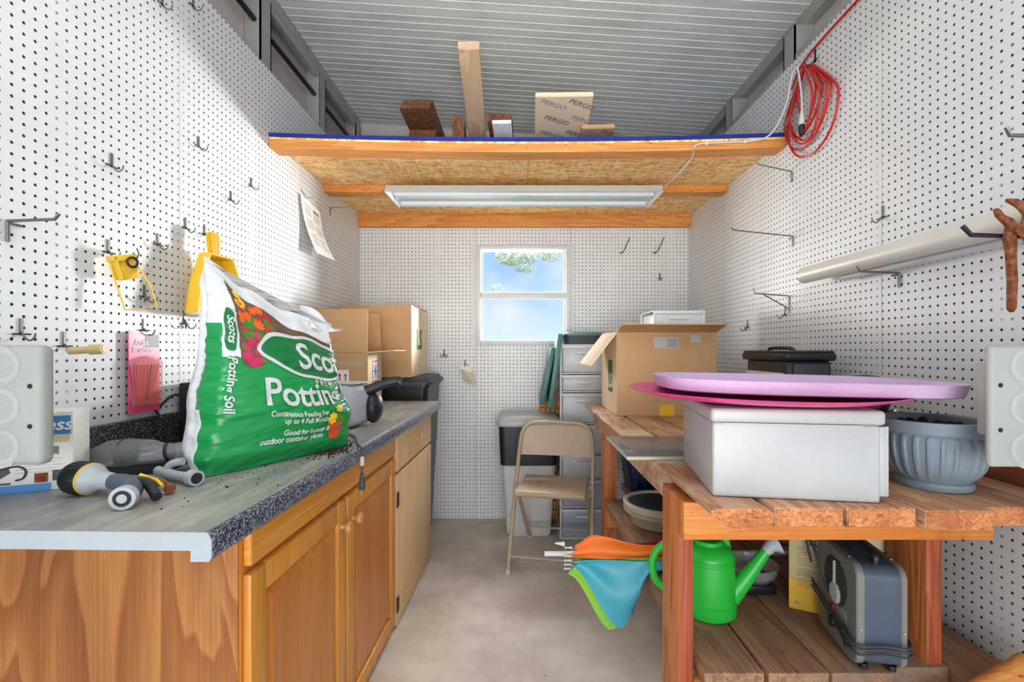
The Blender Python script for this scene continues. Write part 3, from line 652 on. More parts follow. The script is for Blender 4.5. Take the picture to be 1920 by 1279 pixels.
def gt(s, size, a0, t0, mat='white_plastic'):
    bb = text_bm(s, size, .001)
    for v in bb.verts:
        x, y = v.co.x, v.co.y; t = t0-x*2.0; p = bag_f(0, t); q = bag_b(0, t); a = a0-y/.11
        v.co = p.lerp(q, a)-U*(.020+.010*math.sin(PI*a))
    mm = MB(); mm._merge(bb); build(mm, 'lettering', mat, bag, True, smooth=0)
def gt2(s, size, s0, t0):      # lettering that reads downwards on the green edge band
    bb = text_bm(s, size, .0006)
    for v in bb.verts:
        x, y = v.co.x, v.co.y; v.co = bag_f(s0+y/.40, t0-x/.47, .0045)
    mm = MB(); mm._merge(bb); build(mm, 'lettering', 'white_plastic', bag, True, smooth=0)
decal('side_badge', smooth_poly([(.022, .62), (.022, .77), (.045, .80), (.085, .77), (.085, .62), (.05, .59)]), 'bag_darkgreen', .003, 10)
gt2('Scotts', .026, .040, .765); gt2('Potting Soil', .028, .034, .560)
# torn top corner flap at the right and folded mouth at the left
m = MB()
def flap(i, j):
    base = bag_f(.80+.20*i, .93+.05*j); return base+U*(.095*i*j)+UZ*(.045*j-.055*i*j+.010*math.sin(i*7)*j)-N*(.03*j)+N*.012*math.sin(j*6+i*5)
m.grid(flap, 14, 10, .0025); m.grid(lambda i, j: bag_b(.55+.45*i, .95)+U*(.05*i*j)+UZ*(.045*j+.008*math.sin(i*9)*j-.03*i*j)-N*(.012*j), 14, 8, .0025); build(m, 'top_flap', 'bag_white', bag, True, smooth=80)
m = MB(); m.grid(lambda i, j: bag_f(.0+.55*i, .965)+U*(.0+.006*j)+UZ*(.040*j-.006*math.sin(i*12)*j-.012*i*j)-N*(.008+.03*j-.01*math.sin(i*8)*j), 16, 8, .0025); build(m, 'folded_mouth', 'bag_white', bag, True, smooth=80)
# crumbs of soil spilt at the foot of the bag
m = MB(); rnd = random.Random(5)
for k in range(260):
    c = Vector((-.548, 1.405, CT))+Vector((rnd.gauss(0, .022), rnd.gauss(0, .05), 0)); 
    m.sphere((c.x, c.y, CT+.0012), .0012+.0025*rnd.random(), 6)
for k in range(60):
    m.sphere((-.64+rnd.gauss(0, .05), 1.15+rnd.gauss(0, .12), CT+.0008), .0008+.001*rnd.random(), 5)
tag(build(m, 'spilt_soil', 'soil'), 'dark crumbs of potting soil spilt along the worktop below the bag', 'soil', kind='stuff')
# ================================================================ HOOKS AND WIRE HARDWARE
HK = 'wire hooks pushed into the pegboard'
def wallpt(side, u, z, o): return {'L': Vector((XL+o, u, z)), 'R': Vector((XR-o, u, z)), 'B': Vector((u, YB-o, z))}[side]
def hook(side, u, z, label, kind='J', s=1.0, mat='wire', lean=0.0):
    W_ = lambda du, dz, o: wallpt(side, u+du*s, z+dz*s, o*s if o > 0 else o)
    r = thing('peg_hook', label, 'hook', W_(0, -.03, .002), 0, HK)
    m = MB()
    m.box(-.5, .5, -.5, .5, -.5, .5, Mx=Matrix.Translation(wallpt(side, u, z+.012*s, .0022)) @ Matrix.Diagonal(((.003, .007, .042*s, 1) if side != 'B' else (.007, .003, .042*s, 1))))
    build(m, 'back_plate', mat, r, True)
    m = MB(); m.tube([W_(-.022, -.006, .004), W_(.022, -.006, .004)], .0018, 6); build(m, 'cross_bar', 'wire_dark', r, True)
    m = MB()
    if kind == 'J': m.tube(curve([W_(0, .0, .004), W_(0, -.012, .010), W_(lean*.5, -.022, .022), W_(lean, -.016, .034), W_(lean, -.004, .038)], 5), .002, 8)
    elif kind == 'D':
        for q in (-1, 1): m.tube(curve([W_(0, .01, .004), W_(q*.006, -.014, .010), W_(q*.016, -.024, .018), W_(q*.024, -.014, .026), W_(q*.024, -.004, .028)], 5), .002, 8)
    build(m, 'hook', mat, r, True); return r
def rod(side, u, z, L, dz, label, tip=.02, du=0.0, mat='wire', r_=.0028, up=True):
    r = thing('peg_hook', label, 'hook', wallpt(side, u, z-.02, .003), 0, HK)
    m = MB(); m.tube([wallpt(side, u, z, .002), wallpt(side, u+du*.9, z+dz*.9, L*.92), wallpt(side, u+du, z+dz+tip, L)], r_, 8); build(m, 'prong', mat, r, True)
    m = MB(); m.tube([wallpt(side, u, z, .004), wallpt(side, u, z-.045, .004)], r_, 8); m.tube([wallpt(side, u, z-.004, .004), wallpt(side, u+.03, z-.004, .004)], r_*.8, 8); build(m, 'back_plate', mat, r, True)
def lw(px, py): d = -XL*F/(CX-px); return d, H+(CY-py)/F*d
def rw(px, py): d = XR*F/(px-CX); return d, H+(CY-py)/F*d
for px, py, k, lab in [(208, 308, 'J', 'small wire hook alone high on the left pegboard, left of the panel seam'), (371, 272, 'J', 'highest small wire hook right of the seam on the left pegboard'),
        (432, 373, 'J', 'small wire hook, lower of the close pair high left of the hanging instruction sheet'), (470, 347, 'J', 'small wire hook, upper of the close pair high left of the hanging instruction sheet'),
        (347, 425, 'J', 'empty small wire hook just above and left of the yellow dustpan'), (295, 456, 'J', 'empty small wire hook between the yellow work light and the yellow dustpan'), (383, 437, 'J', 'small wire hook holding up the yellow dustpan'),
        (269, 553, 'D', 'double pronged wire hook between the yellow work light and the pink brush card'), (269, 616, 'J', 'wire hook that holds the pink brush card'), (38, 622, 'J', 'wire hook at far left above the pale moulded block'),
        (119, 645, 'J', 'wire hook with the gold pipe stub hanging from it'), (345, 604, 'D', 'small double wire hook under the yellow dustpan left of the soil bag'),
        (303, 6, 'J', 'wire hook at the top edge of the left pegboard left of the seam'), (361, 9, 'J', 'wire hook at the top edge of the left pegboard right of the seam'), (202, 470, 'J', 'wire hook carrying the yellow work light')]:
    d, z = lw(px, py); hook('L', d, z, lab, k, .9)
d, z = lw(2, 412); rod('L', d+.01, z, .115, .004, 'long grey rod hook at the left edge of the left pegboard', du=0, tip=.012, r_=.0035)
d, z = lw(618, 389); rod('L', d, z, .20, .015, 'long pale rod hook near the back of the left pegboard below the loft', du=.04, tip=.006)
d, z = rw(1488, 443); rod('R', d, z, .27, .028, 'long straight rod hook on the right pegboard below the cord coil', tip=.006)
d, z = rw(1486, 322); rod('R', d, z, .16, .035, 'rod hook on the right pegboard just below the loft end', tip=.006)
d, z = rw(1688, 512); rod('R', d, z, .135, .005, 'rod hook holding the far part of the white pipe', tip=.018, r_=.0034)
rod('R', 1.03, 1.425, .225, .008, 'thick dark rod hook with the rusty pliers hung on it', tip=.018, r_=.005, mat='wire_dark')
rod('R', 1.06, 1.66, .10, .002, 'rod hook high at the right edge of the right pegboard', tip=.018, r_=.0045)
# triangular shelf bracket of wire and small hooks
d, z = rw(1481, 555)
r = thing('wire_bracket', 'triangular wire shelf bracket on the right pegboard', 'bracket', wallpt('R', d, z-.09, .003), 0)
m = MB(); m.tube([wallpt('R', d, z, .004), wallpt('R', d, z+.012, .155), wallpt('R', d, z+.035, .160)], .0028, 8); build(m, 'top_rod', 'wire', r, True)
m = MB(); m.tube([wallpt('R', d, z+.009, .120), wallpt('R', d, z-.055, .006)], .0028, 8); build(m, 'brace', 'wire', r, True)
m = MB(); m.tube([wallpt('R', d, z, .004), wallpt('R', d, z-.075, .004)], .0028, 8); build(m, 'upright', 'wire', r, True)
for px, py, k, lab in [(1472, 588, 'J', 'small wire hook right below the triangular wire bracket'), (1402, 612, 'D', 'small double wire hook on the right pegboard above the cardboard box flap'), (1656, 405, 'J', 'bent wire hook on the seam of the right pegboard above the white pipe')]:
    d, z = rw(px, py); hook('R', d, z, lab, k, 1.0)
bx = lambda px: (px-CX)/F*YB
bz = lambda py: H+(CY-py)/F*YB
for px, lab in ((1165, 'slanted wire hook high on the back wall, nearer the window of the pair'), (1227, 'slanted wire hook high on the back wall, nearer the right corner of the pair')):
    r = thing('peg_hook', lab, 'hook', wallpt('B', bx(px), bz(478), .004), 0, HK)
    m = MB(); m.tube([wallpt('B', bx(px), bz(476), .004), wallpt('B', bx(px)+.0, bz(474), .10), wallpt('B', bx(px)+.035, bz(452), .11)], .0028, 8); build(m, 'prong', 'wire_dark', r, True)
    m = MB(); m.tube([wallpt('B', bx(px)-.015, bz(474), .004), wallpt('B', bx(px)+.015, bz(474), .004)], .0025, 6); build(m, 'cross_bar', 'wire_dark', r, True)
hook('B', bx(1237), bz(521), 'small wire hook on the back wall above the small white drawer', 'J', 1.0, 'wire_dark')
hook('B', bx(833), bz(664), 'small wire hook on the back wall right of the cardboard boxes', 'D', 1.0, 'wire_dark')
hook('B', bx(872), bz(683), 'small wire hook holding the seed bag under the window', 'J', .9, 'wire_dark')
# bag of seed on the back wall
r = thing('seed_packet', 'small clear packet with green paper top hanging on the back wall', 'packet', (bx(876), YB-.03, bz(722)))
def sp_(i, j): 
    a = -.30; x = (i-.5)*.085; z = -j*.135; return Vector((bx(872)+x*math.cos(a)-z*math.sin(-a)*1.0, YB-.022-.010*math.sin(PI*i)*math.sin(PI*j), bz(684)+z*math.cos(a)+x*math.sin(a)))
m = MB(); m.grid(lambda i, j: sp_(i, j*.32), 8, 4, .0015); build(m, 'header_card', 'leaf_out', r, True)
m = MB(); m.grid(lambda i, j: sp_(i, .32+j*.68), 8, 8, .004); build(m, 'pouch', 'cream', r, True)
# ---- instruction sheet hanging on the left wall
r = thing('instruction_sheet', 'curled printed white sheet in plastic hanging on the left pegboard', 'sheet', (XL+.06, 2.48, 1.68))
def sh(i, j, o=0):
    return Vector((XL+.012+.075*j*j+.03*i*j-.02*j+o, 2.395+.235*i-.05*j*(i-.5)*1.4+.03*j, 1.972-.29*j-.03*i+.02*i*j))
m = MB(); m.grid(lambda i, j: sh(i, j), 10, 14, .0012); build(m, 'paper', 'white_paper', r, True)
m = MB()
for a, b, c, d_ in [(.12, .45, .10, .30), (.55, .88, .18, .34), (.12, .45, .36, .55), (.55, .9, .42, .58), (.15, .48, .62, .85), (.56, .85, .66, .9)]:
    for k in range(4): m.grid(lambda i, j: sh(lerp(a, b, i), lerp(c, d_, (k+j*.45)/4), .0015), 4, 1)
build(m, 'printed_lines', 'pale_grey', r, True)
m = MB(); m.grid(lambda i, j: sh(.58+.3*i, .10+.05*j, .0016), 3, 1); build(m, 'printed_heading', 'print_grey', r, True)
m = MB(); m.tube(curve([wallpt('L', 2.42, 2.0, .004), wallpt('L', 2.45, 1.965, .015), wallpt('L', 2.50, 1.985, .03)], 5), .002, 6); build(m, 'hanging_wire', 'wire', r, True)
# ---- yellow dustpan
r = thing('dustpan', 'bright yellow dustpan hanging on the left pegboard behind the soil bag', 'dustpan', (XL+.06, 1.62, 1.30))
Mp = frame((XL+.065, 1.635, 1.30), (.10, 1, 0), (-.06, -.03, 1))
m = MB(); m.prism([(-.125, 0), (.125, 0), (.10, .10), (.055, .20), (.03, .215), (-.03, .215), (-.055, .20), (-.10, .10)], -.006, 0, Mp, .002); build(m, 'pan', 'yellow', r, True)
m = MB()
for sg in (-1, 1): m.prism([(sg*.125, 0), (sg*.119, 0), (sg*.094, .10), (sg*.050, .20), (sg*.056, .205), (sg*.101, .10)], 0, .040, Mp)
m.box(-.05, .05, .198, .204, 0, .04, Mx=Mp); build(m, 'rim', 'yellow', r, True)
m = MB(); m.box(-.122, .122, -.004, .004, -.004, .004, Mx=Mp); build(m, 'rubber_lip', 'cream', r, True)
m = MB(); m.prism([(-.02, .20), (.02, .20), (.026, .275), (.018, .285), (-.018, .285), (-.026, .275)], 0, .018, Mp, .004); build(m, 'handle', 'yellow_deep', r, True)
# ---- yellow wire work-light holder
d, z = lw(203, 474); A = wallpt('L', d, z-.01, .038)
r = thing('wire_holder', 'yellow plastic and wire holder clip hanging on the left pegboard', 'holder', (A.x, A.y, A.z-.14))
Mh = frame(A, (.35, 1, .30), (-.12, -.32, 1))
m = MB(); m.box(-.028, .028, -.062, .0, -.003, .003, .002, Mx=Mh); m.box(-.034, .03, -.012, .004, -.014, .014, .003, Mx=Mh); m.box(-.028, -.022, -.06, 0, -.014, .014, Mx=Mh); build(m, 'clamp', 'yellow', r, True)
m = MB(); m.tube([Mh @ Vector(p) for p in ((-.036, -.02, 0), (-.040, -.14, .01), (.030, -.145, .03), (.038, -.09, .02), (.028, -.02, 0))], .0024, 8); build(m, 'wire_bail', 'yellow', r, True)
m = MB(); m.tube([Mh @ p for p in [Vector((.012+.013*math.cos(a), -.018+.013*math.sin(a), .014)) for a in [k*PI/8 for k in range(16)]]], .0035, 8, True); m.tube([Mh @ Vector(p) for p in ((.024, -.014, .014), (.034, .004, .016), (.032, .018, .016))], .0018, 6); build(m, 'spring', 'black_plastic', r, True)
# ---- gold pipe stub on a hook
d, z = lw(119, 655); m = MB(); a = wallpt('L', d-.005, z-.004, .02); b = wallpt('L', d-.0, z+.001, .10)
r = thing('pipe_stub', 'short gold coloured pipe stub hanging from a hook on the left pegboard', 'pipe', a)
m = MB(); m.tube([a, a.lerp(b, .55), a.lerp(b, .6), b], [.009, .009, .0125, .0125], 18); build(m, 'tube', 'gold_pipe', r, True)
dv = (b-a).normalized()
m = MB(); m.tube([b+dv*.0002, b+dv*.0012], .0085, 16); build(m, 'bore', 'amber', r, True)
# ---- pink card of artist brushes
d0, z0 = lw(243, 622); d1_, _ = lw(300, 622); z1 = lw(243, 775)[1]
r = thing('brush_card', 'pink carded pack of artist brushes hanging on the left pegboard', 'brush pack', (XL+.02, (d0+d1_)/2, z1))
Yc, Wc, zt_ = d0-.022, d1_-d0, z0
m = MB(); m.box(XL+.012, XL+.0155, Yc, Yc+Wc, z1, zt_); build(m, 'card', 'pink', r, True)
m = MB(); m.box(XL+.0156, XL+.0162, Yc+Wc*.52, Yc+Wc*.97, zt_-.045, zt_-.006); build(m, 'price_label', 'pale_grey', r, True)
cf = lambda y, z_: frame((XL+.0165, y, z_), (0, 1, 0), (0, 0, 1))
text('lettering', 'Artist', .022, 'white_paper', r, cf(Yc+.018, zt_-.038), bold=.0008, world=True); text('lettering', 'Brushes', .022, 'white_paper', r, cf(Yc+.012, zt_-.058), bold=.0008, world=True)
for k in range(7):
    m = MB(); f = (k-3)/3; m.tube([(XL+.022, Yc+Wc*.45+f*.016-.005, z1+.025), (XL+.024, Yc+Wc*.5+f*.042, zt_-.095)], [.0028, .0018], 8); build(m, 'brush', 'brush_red' if k != 4 else 'charcoal', r, True)
    
m = MB(); m.prism([(Yc+.006, z1+.02), (Yc+Wc-.006, z1+.02), (Yc+Wc-.004, zt_-.085), (Yc+Wc*.5, zt_-.068), (Yc+.008, zt_-.08)], XL+.0165, XL+.030, MYZ, .003); build(m, 'blister', 'blister', r, True)
# ---- pale moulded blocks fixed to both side walls
def block(label, sgn, xw, xe, d, z0, z1, th):
    r = thing('moulded_bracket', label, 'plastic bracket', ((xw+xe)/2, d+.03, z0), 0)
    a, b = min(xw, xe), max(xw, xe)
    m = MB(); m.box(a, b, d, d+th, z0, z1, min(.012, th*.45), 4); m.box(xw, xe-sgn*.10, d+th-.001, d+.06, z0+.012, z1-.012, .004, 2)
    build(m, 'body', 'door_block', r, True)
    if sgn < 0:
        m = MB(); m.box(xe+.018, xe+.040, d+th-.001, d+.05, z0+.055, z1-.03, .006, 3); build(m, 'side_lip', 'door_block', r, True)
    for k in range(3):
        zz = z1-.038-(z1-z0-.072)*k/2
        m = MB(); m.lathe([(.030, .0), (.0335, -.0012), (.037, .0)], 32, T(xe-sgn*.072, d-.0004, zz, PI/2)); m.lathe([(0, .0), (.030, .0005)], 32, T(xe-sgn*.072, d+.0004, zz, PI/2)); build(m, 'round_recess', 'pale_grey', r, True)
    for zz in (z1-.075, z0+.072):
        m = MB(); m.tube([(xe-sgn*.018, d-.0008, zz), (xe-sgn*.018, d+.002, zz)], .0045, 14); build(m, 'screw_hole', 'black_matte', r, True)
block('pale grey moulded block with round recesses, at the left edge over the worktop', 1, XL+.001, -.868, .86, .972, 1.192, .032)
block('pale grey moulded block with round recesses, at the right edge over the workbench', -1, XR-.001, .905, .91, .957, 1.190, .016)
# ================================================================ THINGS ON THE WORKTOP
r = thing('pump_box', 'white and blue printed box standing at the left end of the worktop', 'box', (-1.03, 1.0, CT))
bw, bh, bd = .16, .165, .085
Mb = Matrix.Translation((-1.095, .962, CT)) @ Matrix.Rotation(.42, 4, 'Z')
m = MB(); m.box(-.0, .148, 0, bd, 0, bh, .0015, Mx=Mb)
build(m, 'carton', 'label_beige', r, True)
def pf(x, z, w, h, mat, name, o=.0006):
    m = MB(); m.box(x, x+w, -o, -o+.0003, z, z+h, Mx=Mb); build(m, name, mat, r, True)
pf(.0, bh-.048, .144, .040, 'label_blue', 'printed_panel'); pf(.0, .0, .112, .016, 'label_blue', 'printed_panel')
pf(.0, bh-.064, .142, .014, 'box_cream', 'printed_panel')
tf = lambda x, z: Mb @ frame((x, -.0016, z), (1, 0, 0), (0, 0, 1))
text('lettering', 'Xpress', .036, 'white_paper', r, tf(.044, bh-.038), bold=.0006, shear=.2, world=True)
text('lettering', '100 PSI', .021, 'print_grey', r, tf(.062, bh-.088), bold=.0012, world=True)
for k in range(5): pf(.055, .066-k*.0065, .075-.01*(k % 2), .0016, 'pale_grey', 'printed_line')
pf(.085, .018, .022, .020, 'rust', 'printed_picture'); pf(.114, .020, .024, .022, 'charcoal', 'printed_picture')
m = MB(); m.prism([(.0, .022), (.03, .030), (.048, .042), (.045, .052), (.0, .052)], .0006, .0009, Mb @ Matrix.Rotation(PI/2, 4, 'X')); m.tube([Mb @ Vector(p) for p in curve([(.03, -.001, .05), (.058, -.001, .055), (.072, -.001, .045), (.068, -.001, .030), (.056, -.001, .026)], 5)], .0022, 6); m.box(.030, .048, -.001, -.0005, .018, .022, Mx=Mb); build(m, 'printed_picture', 'charcoal', r, True)
# ---- hose nozzle
r = thing('hose_nozzle', 'grey hose spray nozzle with black and yellow head on the worktop', 'hose nozzle', (-.86, .96, CT))
hx = Vector((-.925, .985, CT+.0335)); nk = Vector((-.825, .965, CT+.030)); dv = (nk-hx).normalized()
m = MB(); m.tube([hx-dv*.004, hx, hx+dv*.006, hx+dv*.040, hx+dv*.044], [.022, .030, .0328, .0328, .030], 28); 
for k in range(24):
    a = k*PI/12; e1 = dv.cross(Vector((0, 0, 1))).normalized(); e2 = e1.cross(dv); o = (e1*math.cos(a)+e2*math.sin(a))*.0322; m.tube([hx+dv*.008+o, hx+dv*.036+o], .0016, 5)
build(m, 'spray_head', 'black_plastic', r, True)
m = MB(); m.tube([hx+dv*.0441, hx+dv*.048], .0325, 28); build(m, 'collar', 'yellow', r, True)
m = MB(); m.tube([hx+dv*.0482, hx+dv*.06, hx+dv*.072, nk], [.031, .027, .019, .016], 24); build(m, 'cone', 'grey_plastic', r, True)
bp_ = curve([nk, (-.795, .955, CT+.031), (-.762, .936, CT+.028), (-.742, .905, CT+.0235), (-.734, .880, CT+.0225)], 5)
m = MB(); m.tube(bp_, [.0155+.004*(i/len(bp_)) for i in range(len(bp_))], 20); build(m, 'body', 'slate', r, True)
e_ = bp_[-1]; dd_ = (bp_[-1]-bp_[-2]).normalized()
m = MB(); m.tube([e_-dd_*.012, e_-dd_*.002, e_+dd_*.004], [.0215, .0222, .0215], 24); build(m, 'hose_collar', 'grey_plastic', r, True)
m = MB(); m.tube([e_+dd_*.0041, e_+dd_*.0048], .0150, 20); build(m, 'hose_inlet', 'black_matte', r, True)
m = MB(); m.tube([e_+dd_*.0049, e_+dd_*.0056], .0085, 20); build(m, 'inlet_core', 'grey_plastic', r, True)
m = MB(); m.tube(curve([(-.755, .945, CT+.036), (-.737, .940, CT+.034), (-.717, .930, CT+.022), (-.700, .917, CT+.013)], 5), .0095, 14); build(m, 'trigger', 'black_plastic', r, True)
m = MB(); m.tube([(-.760, .952, CT+.047), (-.730, .955, CT+.036), (-.712, .948, CT+.026)], .0035, 8); build(m, 'trigger_spring', 'yellow', r, True)
# ---- clear hand vacuum body
r = thing('vacuum_nozzle', 'clear smoky plastic vacuum nozzle lying by the backsplash', 'vacuum nozzle', (-.93, 1.19, CT))
a = Vector((-1.045, 1.145, CT+.030)); pts = [a, a+Vector((.02, 0, .004)), a+Vector((.06, .004, .012)), a+Vector((.10, .010, .014)), a+Vector((.15, .02, .013)), a+Vector((.175, .026, .015)), a+Vector((.18, .027, .016)), a+Vector((.235, .04, .024))]
m = MB(); m.tube(pts, [.012, .026, .037, .038, .033, .021, .0185, .0185], 24); build(m, 'cup', 'clearplas', r, True)
m = MB(); m.tube([pts[5]+Vector((.004, 0, 0)), pts[5]+Vector((.010, .001, .001))], .0225, 24); m.tube([pts[3]-Vector((.012, 0, .0)), pts[3]-Vector((.008, 0, 0))], .0385, 24); build(m, 'seal_ring', 'black_plastic', r, True)
m = MB(); m.prism([(-.055, 0), (.055, 0), (.115, .012), (.13, .028), (.05, .024), (-.05, .020)], -.030, .020, Matrix.Translation((-.935, 1.145, CT+.0005)) @ Matrix.Rotation(.17, 4, 'Z') @ Matrix.Rotation(PI/2, 4, 'X'), .004); build(m, 'scoop', 'black_plastic', r, True)
# ---- grey sprinkler pipe
r = thing('pipe_fitting', 'light grey plastic pipe fitting with threaded ring beside the soil bag', 'pipe fitting', (-.80, 1.08, CT))
m = MB(); m.tube([(-.840, 1.105, CT+.016), (-.77, 1.067, CT+.0145), (-.722, 1.045, CT+.0165)], .0105, 18); m.tube(curve([(-.815, 1.093, CT+.018), (-.80, 1.095, CT+.034), (-.775, 1.095, CT+.040)], 5), .009, 12); build(m, 'pipe', 'grey_plastic', r, True)
m = MB(); m.tube([(-.722, 1.045, CT+.0172), (-.703, 1.035, CT+.0172)], .0168, 26); build(m, 'ring', 'grey_plastic', r, True)
m = MB(); m.tube([(-.7028, 1.0349, CT+.0172), (-.7018, 1.0344, CT+.0172)], .0118, 26); build(m, 'opening', 'black_matte', r, True)
# ---- small garden snips with brown handle
r = thing('garden_snips', 'small tool with glossy brown handle lying by the hose nozzle', 'hand tool', (-.80, 1.0, CT))
m = MB(); m.tube(curve([(-.780, 1.012, CT+.0155), (-.757, 1.007, CT+.016), (-.733, .997, CT+.011), (-.717, .972, CT+.0105)], 5), [.0075+.003*math.sin(i*.6) for i in range(16)], 14); build(m, 'handle', 'brown_handle', r, True)
m = MB(); m.tube([(-.781, 1.013, CT+.0155), (-.82, 1.030, CT+.010)], [.006, .002], 10); build(m, 'blade', 'chrome', r, True)
# ---- black speaker box with cord
r = thing('speaker_box', 'plain matte black box with a cord behind the soil bag', 'speaker', (-.99, 1.56, CT))
m = MB(); m.box(-1.095, -.88, 1.525, 1.66, CT+.005, CT+.19, .006); build(m, 'case', 'black_matte', r, True)
for q in ((-1.08, 1.54), (-.90, 1.54), (-1.08, 1.645), (-.90, 1.645)):
    m = MB(); m.lathe([(0, 0), (.007, 0), (.007, .0052), (0, .0052)], 12, T(q[0], q[1], CT)); build(m, 'foot', 'black_plastic', r, True)
m = MB(); m.tube(curve([(-1.096, 1.55, CT+.15), (-1.105, 1.51, CT+.15), (-1.106, 1.45, CT+.115), (-1.10, 1.44, CT+.108), (-1.104, 1.49, CT+.075), (-1.097, 1.55, CT+.06)], 6), .0035, 8); build(m, 'cord', 'black_plastic', r, True)
# ---- silver appliance
ap = Vector((-.62, 1.83, CT)); r = thing('appliance', 'silver grey rounded appliance with a black handle behind the soil bag', 'small appliance', ap)
m = MB(); m.box(-.14, .030, -.10, .10, .004, .165, .045, 5, Mx=Matrix.Translation(ap) @ Matrix.Rotation(-.2, 4, 'Z')); build(m, 'body', 'silver', r, True)
m = MB(); m.box(-.12, .015, -.065, .065, .1655, .172, .003, Mx=Matrix.Translation(ap) @ Matrix.Rotation(-.2, 4, 'Z')); build(m, 'top_panel', 'pale_grey', r, True)
m = MB(); m.sphere(ap+Vector((.045, .05, .07)), .055, 20, (.65, 1, 1.15)); build(m, 'side_cup', 'black_plastic', r, True)
m = MB(); m.tube(curve([ap+Vector((.02, .02, .135)), ap+Vector((.07, .04, .155)), ap+Vector((.125, .06, .172)), ap+Vector((.15, .065, .165))], 5), [.020]*6+[.018]*6+[.02]*4, 16); build(m, 'handle', 'black_plastic', r, True)
pc = curve([ap+Vector((-.03, -.10, .02)), (-.60, 1.66, CT+.0045), (-.555, 1.60, CT+.0045), (-.525, 1.53, CT+.0045), (-.500, 1.47, CT+.0045), (-.478, 1.44, CT-.006), (-.474, 1.435, CT-.05), (-.473, 1.43, CT-.075)], 7)
m = MB(); m.tube(pc, .0035, 8); build(m, 'cord', 'charcoal', r, True)
m = MB(); m.tube([(-.473, 1.43, CT-.075), (-.473, 1.43, CT-.10)], [.005, .008], 12); m.box(-.481, -.465, 1.422, 1.438, CT-.125, CT-.10, .002); build(m, 'plug', 'charcoal', r, True)
m = MB(); m.tube([(-.4735, 1.434, CT-.052), (-.4735, 1.433, CT-.030), (-.4735, 1.434, CT-.026)], .0065, 10); build(m, 'tape_wrap', 'cream', r, True)
for q in (-.003, .003):
    m = MB(); m.box(-.4745, -.4715, 1.4295+q, 1.4305+q, CT-.14, CT-.125); build(m, 'prong', 'chrome', r, True)
# ---- tall black bin beyond the worktop carrying a carton
bn = Vector((-.80, 3.06, 0)); r = thing('lidded_bin', 'tall black plastic bin with a ridged lid beyond the worktop end', 'bin', bn)
m = MB()
def rrect(w, d, rad, n=6):
    out = []
    for cx, cy, a in ((w-rad, d-rad, 0), (-w+rad, d-rad, 90), (-w+rad, -d+rad, 180), (w-rad, -d+rad, 270)):
        out += [(cx+rad*math.cos(math.radians(a+90*k/n)), cy+rad*math.sin(math.radians(a+90*k/n))) for k in range(n+1)]
    return out
def loft_(m, secs, Mx=None, mi=0, cap=True):
    b = bmesh.new(); R = [[b.verts.new((x, y, z)) for x, y in rrect(w, d, rad)] for w, d, rad, z in secs]
    for A, B in zip(R, R[1:]):
        for k in range(len(A)): b.faces.new((A[k], A[(k+1) % len(A)], B[(k+1) % len(A)], B[k]))
    b.faces.new(R[0][::-1])
    if cap: b.faces.new(R[-1])
    bmesh.ops.recalc_face_normals(b, faces=b.faces); m._merge(b, Mx, mi)
loft_(m, [(.21, .19, .04, .0), (.255, .235, .04, .955), (.265, .245, .04, .957), (.265, .245, .04, .975)], Matrix.Translation(bn)); build(m, 'tub', 'black_plastic', r, True)
m = MB(); loft_(m, [(.278, .25, .045, .972), (.278, .25, .045, .992), (.262, .235, .04, .996), (.255, .23, .04, 1.016), (.24, .215, .04, 1.018)], Matrix.Translation(bn)); build(m, 'lid', 'charcoal', r, True)
def carton(name, label, x0, x1, y0, y1, z0, z1, flaps=(), rz=0, group=None, cat='cardboard box', mats=('card',)):
    r = thing(name, label, cat, ((x0+x1)/2, (y0+y1)/2, z0), rz, group)
    w, d, h = (x1-x0)/2, (y1-y0)/2, z1-z0; t = .005
    m = MB(); m.box(-w, w, -d, -d+t, 0, h); m.box(-w, w, d-t, d, 0, h); m.box(-w, -w+t, -d+t, d-t, 0, h); m.box(w-t, w, -d+t, d-t, 0, h); m.box(-w+t, w-t, -d+t, d-t, 0, t); build(m, 'carton', mats[0], r)
    for kind, ang, L, mat in flaps:   # ang: 0 = closed level, 90 = standing up, 180 = folded out level, >180 hanging
        a = math.radians(ang); m = MB()
        if kind == 'F': Mx = Matrix.Translation((0, -d, h)) @ Matrix.Rotation(a, 4, 'X'); m.box(-w, w, 0, L, .0005, .0045, Mx=Mx)
        if kind == 'B': Mx = Matrix.Translation((0, d, h)) @ Matrix.Rotation(-a, 4, 'X'); m.box(-w, w, -L, 0, .0005, .0045, Mx=Mx)
        if kind == 'L': Mx = Matrix.Translation((-w, 0, h)) @ Matrix.Rotation(-a, 4, 'Y'); m.box(0, L, -d, d, .0005, .0045, Mx=Mx)
        if kind == 'R': Mx = Matrix.Translation((w, 0, h)) @ Matrix.Rotation(a, 4, 'Y'); m.box(-L, 0, -d, d, .0005, .0045, Mx=Mx)
        build(m, 'flap', mat, r)
    return r
r = carton('cardboard_box', 'brown cardboard box with green lettering on the black bin', -1.06, -.635, 2.80, 3.29, 1.0185, 1.44, [('F', 0, .21, 'card'), ('B', 0, .21, 'card')], rz=0, group='cardboard boxes')
hw = .2125
m = MB(); m.box(hw+.0004, hw+.001, -.243, .243, .003, .418); build(m, 'side_panel', 'card_cream_lit', r)  # overexposed side painted as a thin paler sheet, no separate panel
text('lettering', 'LS', .17, 'print_green', r, frame((hw+.0016, -.02-.085, .17), (0, 1, 0), (0, 0, 1)), bold=.005)
for k in range(3):
    m = MB(); m.box(hw+.0012, hw+.0017, -.06, .10-.03*k, .10-.02*k, .107-.02*k); build(m, 'printed_line', 'tape', r)
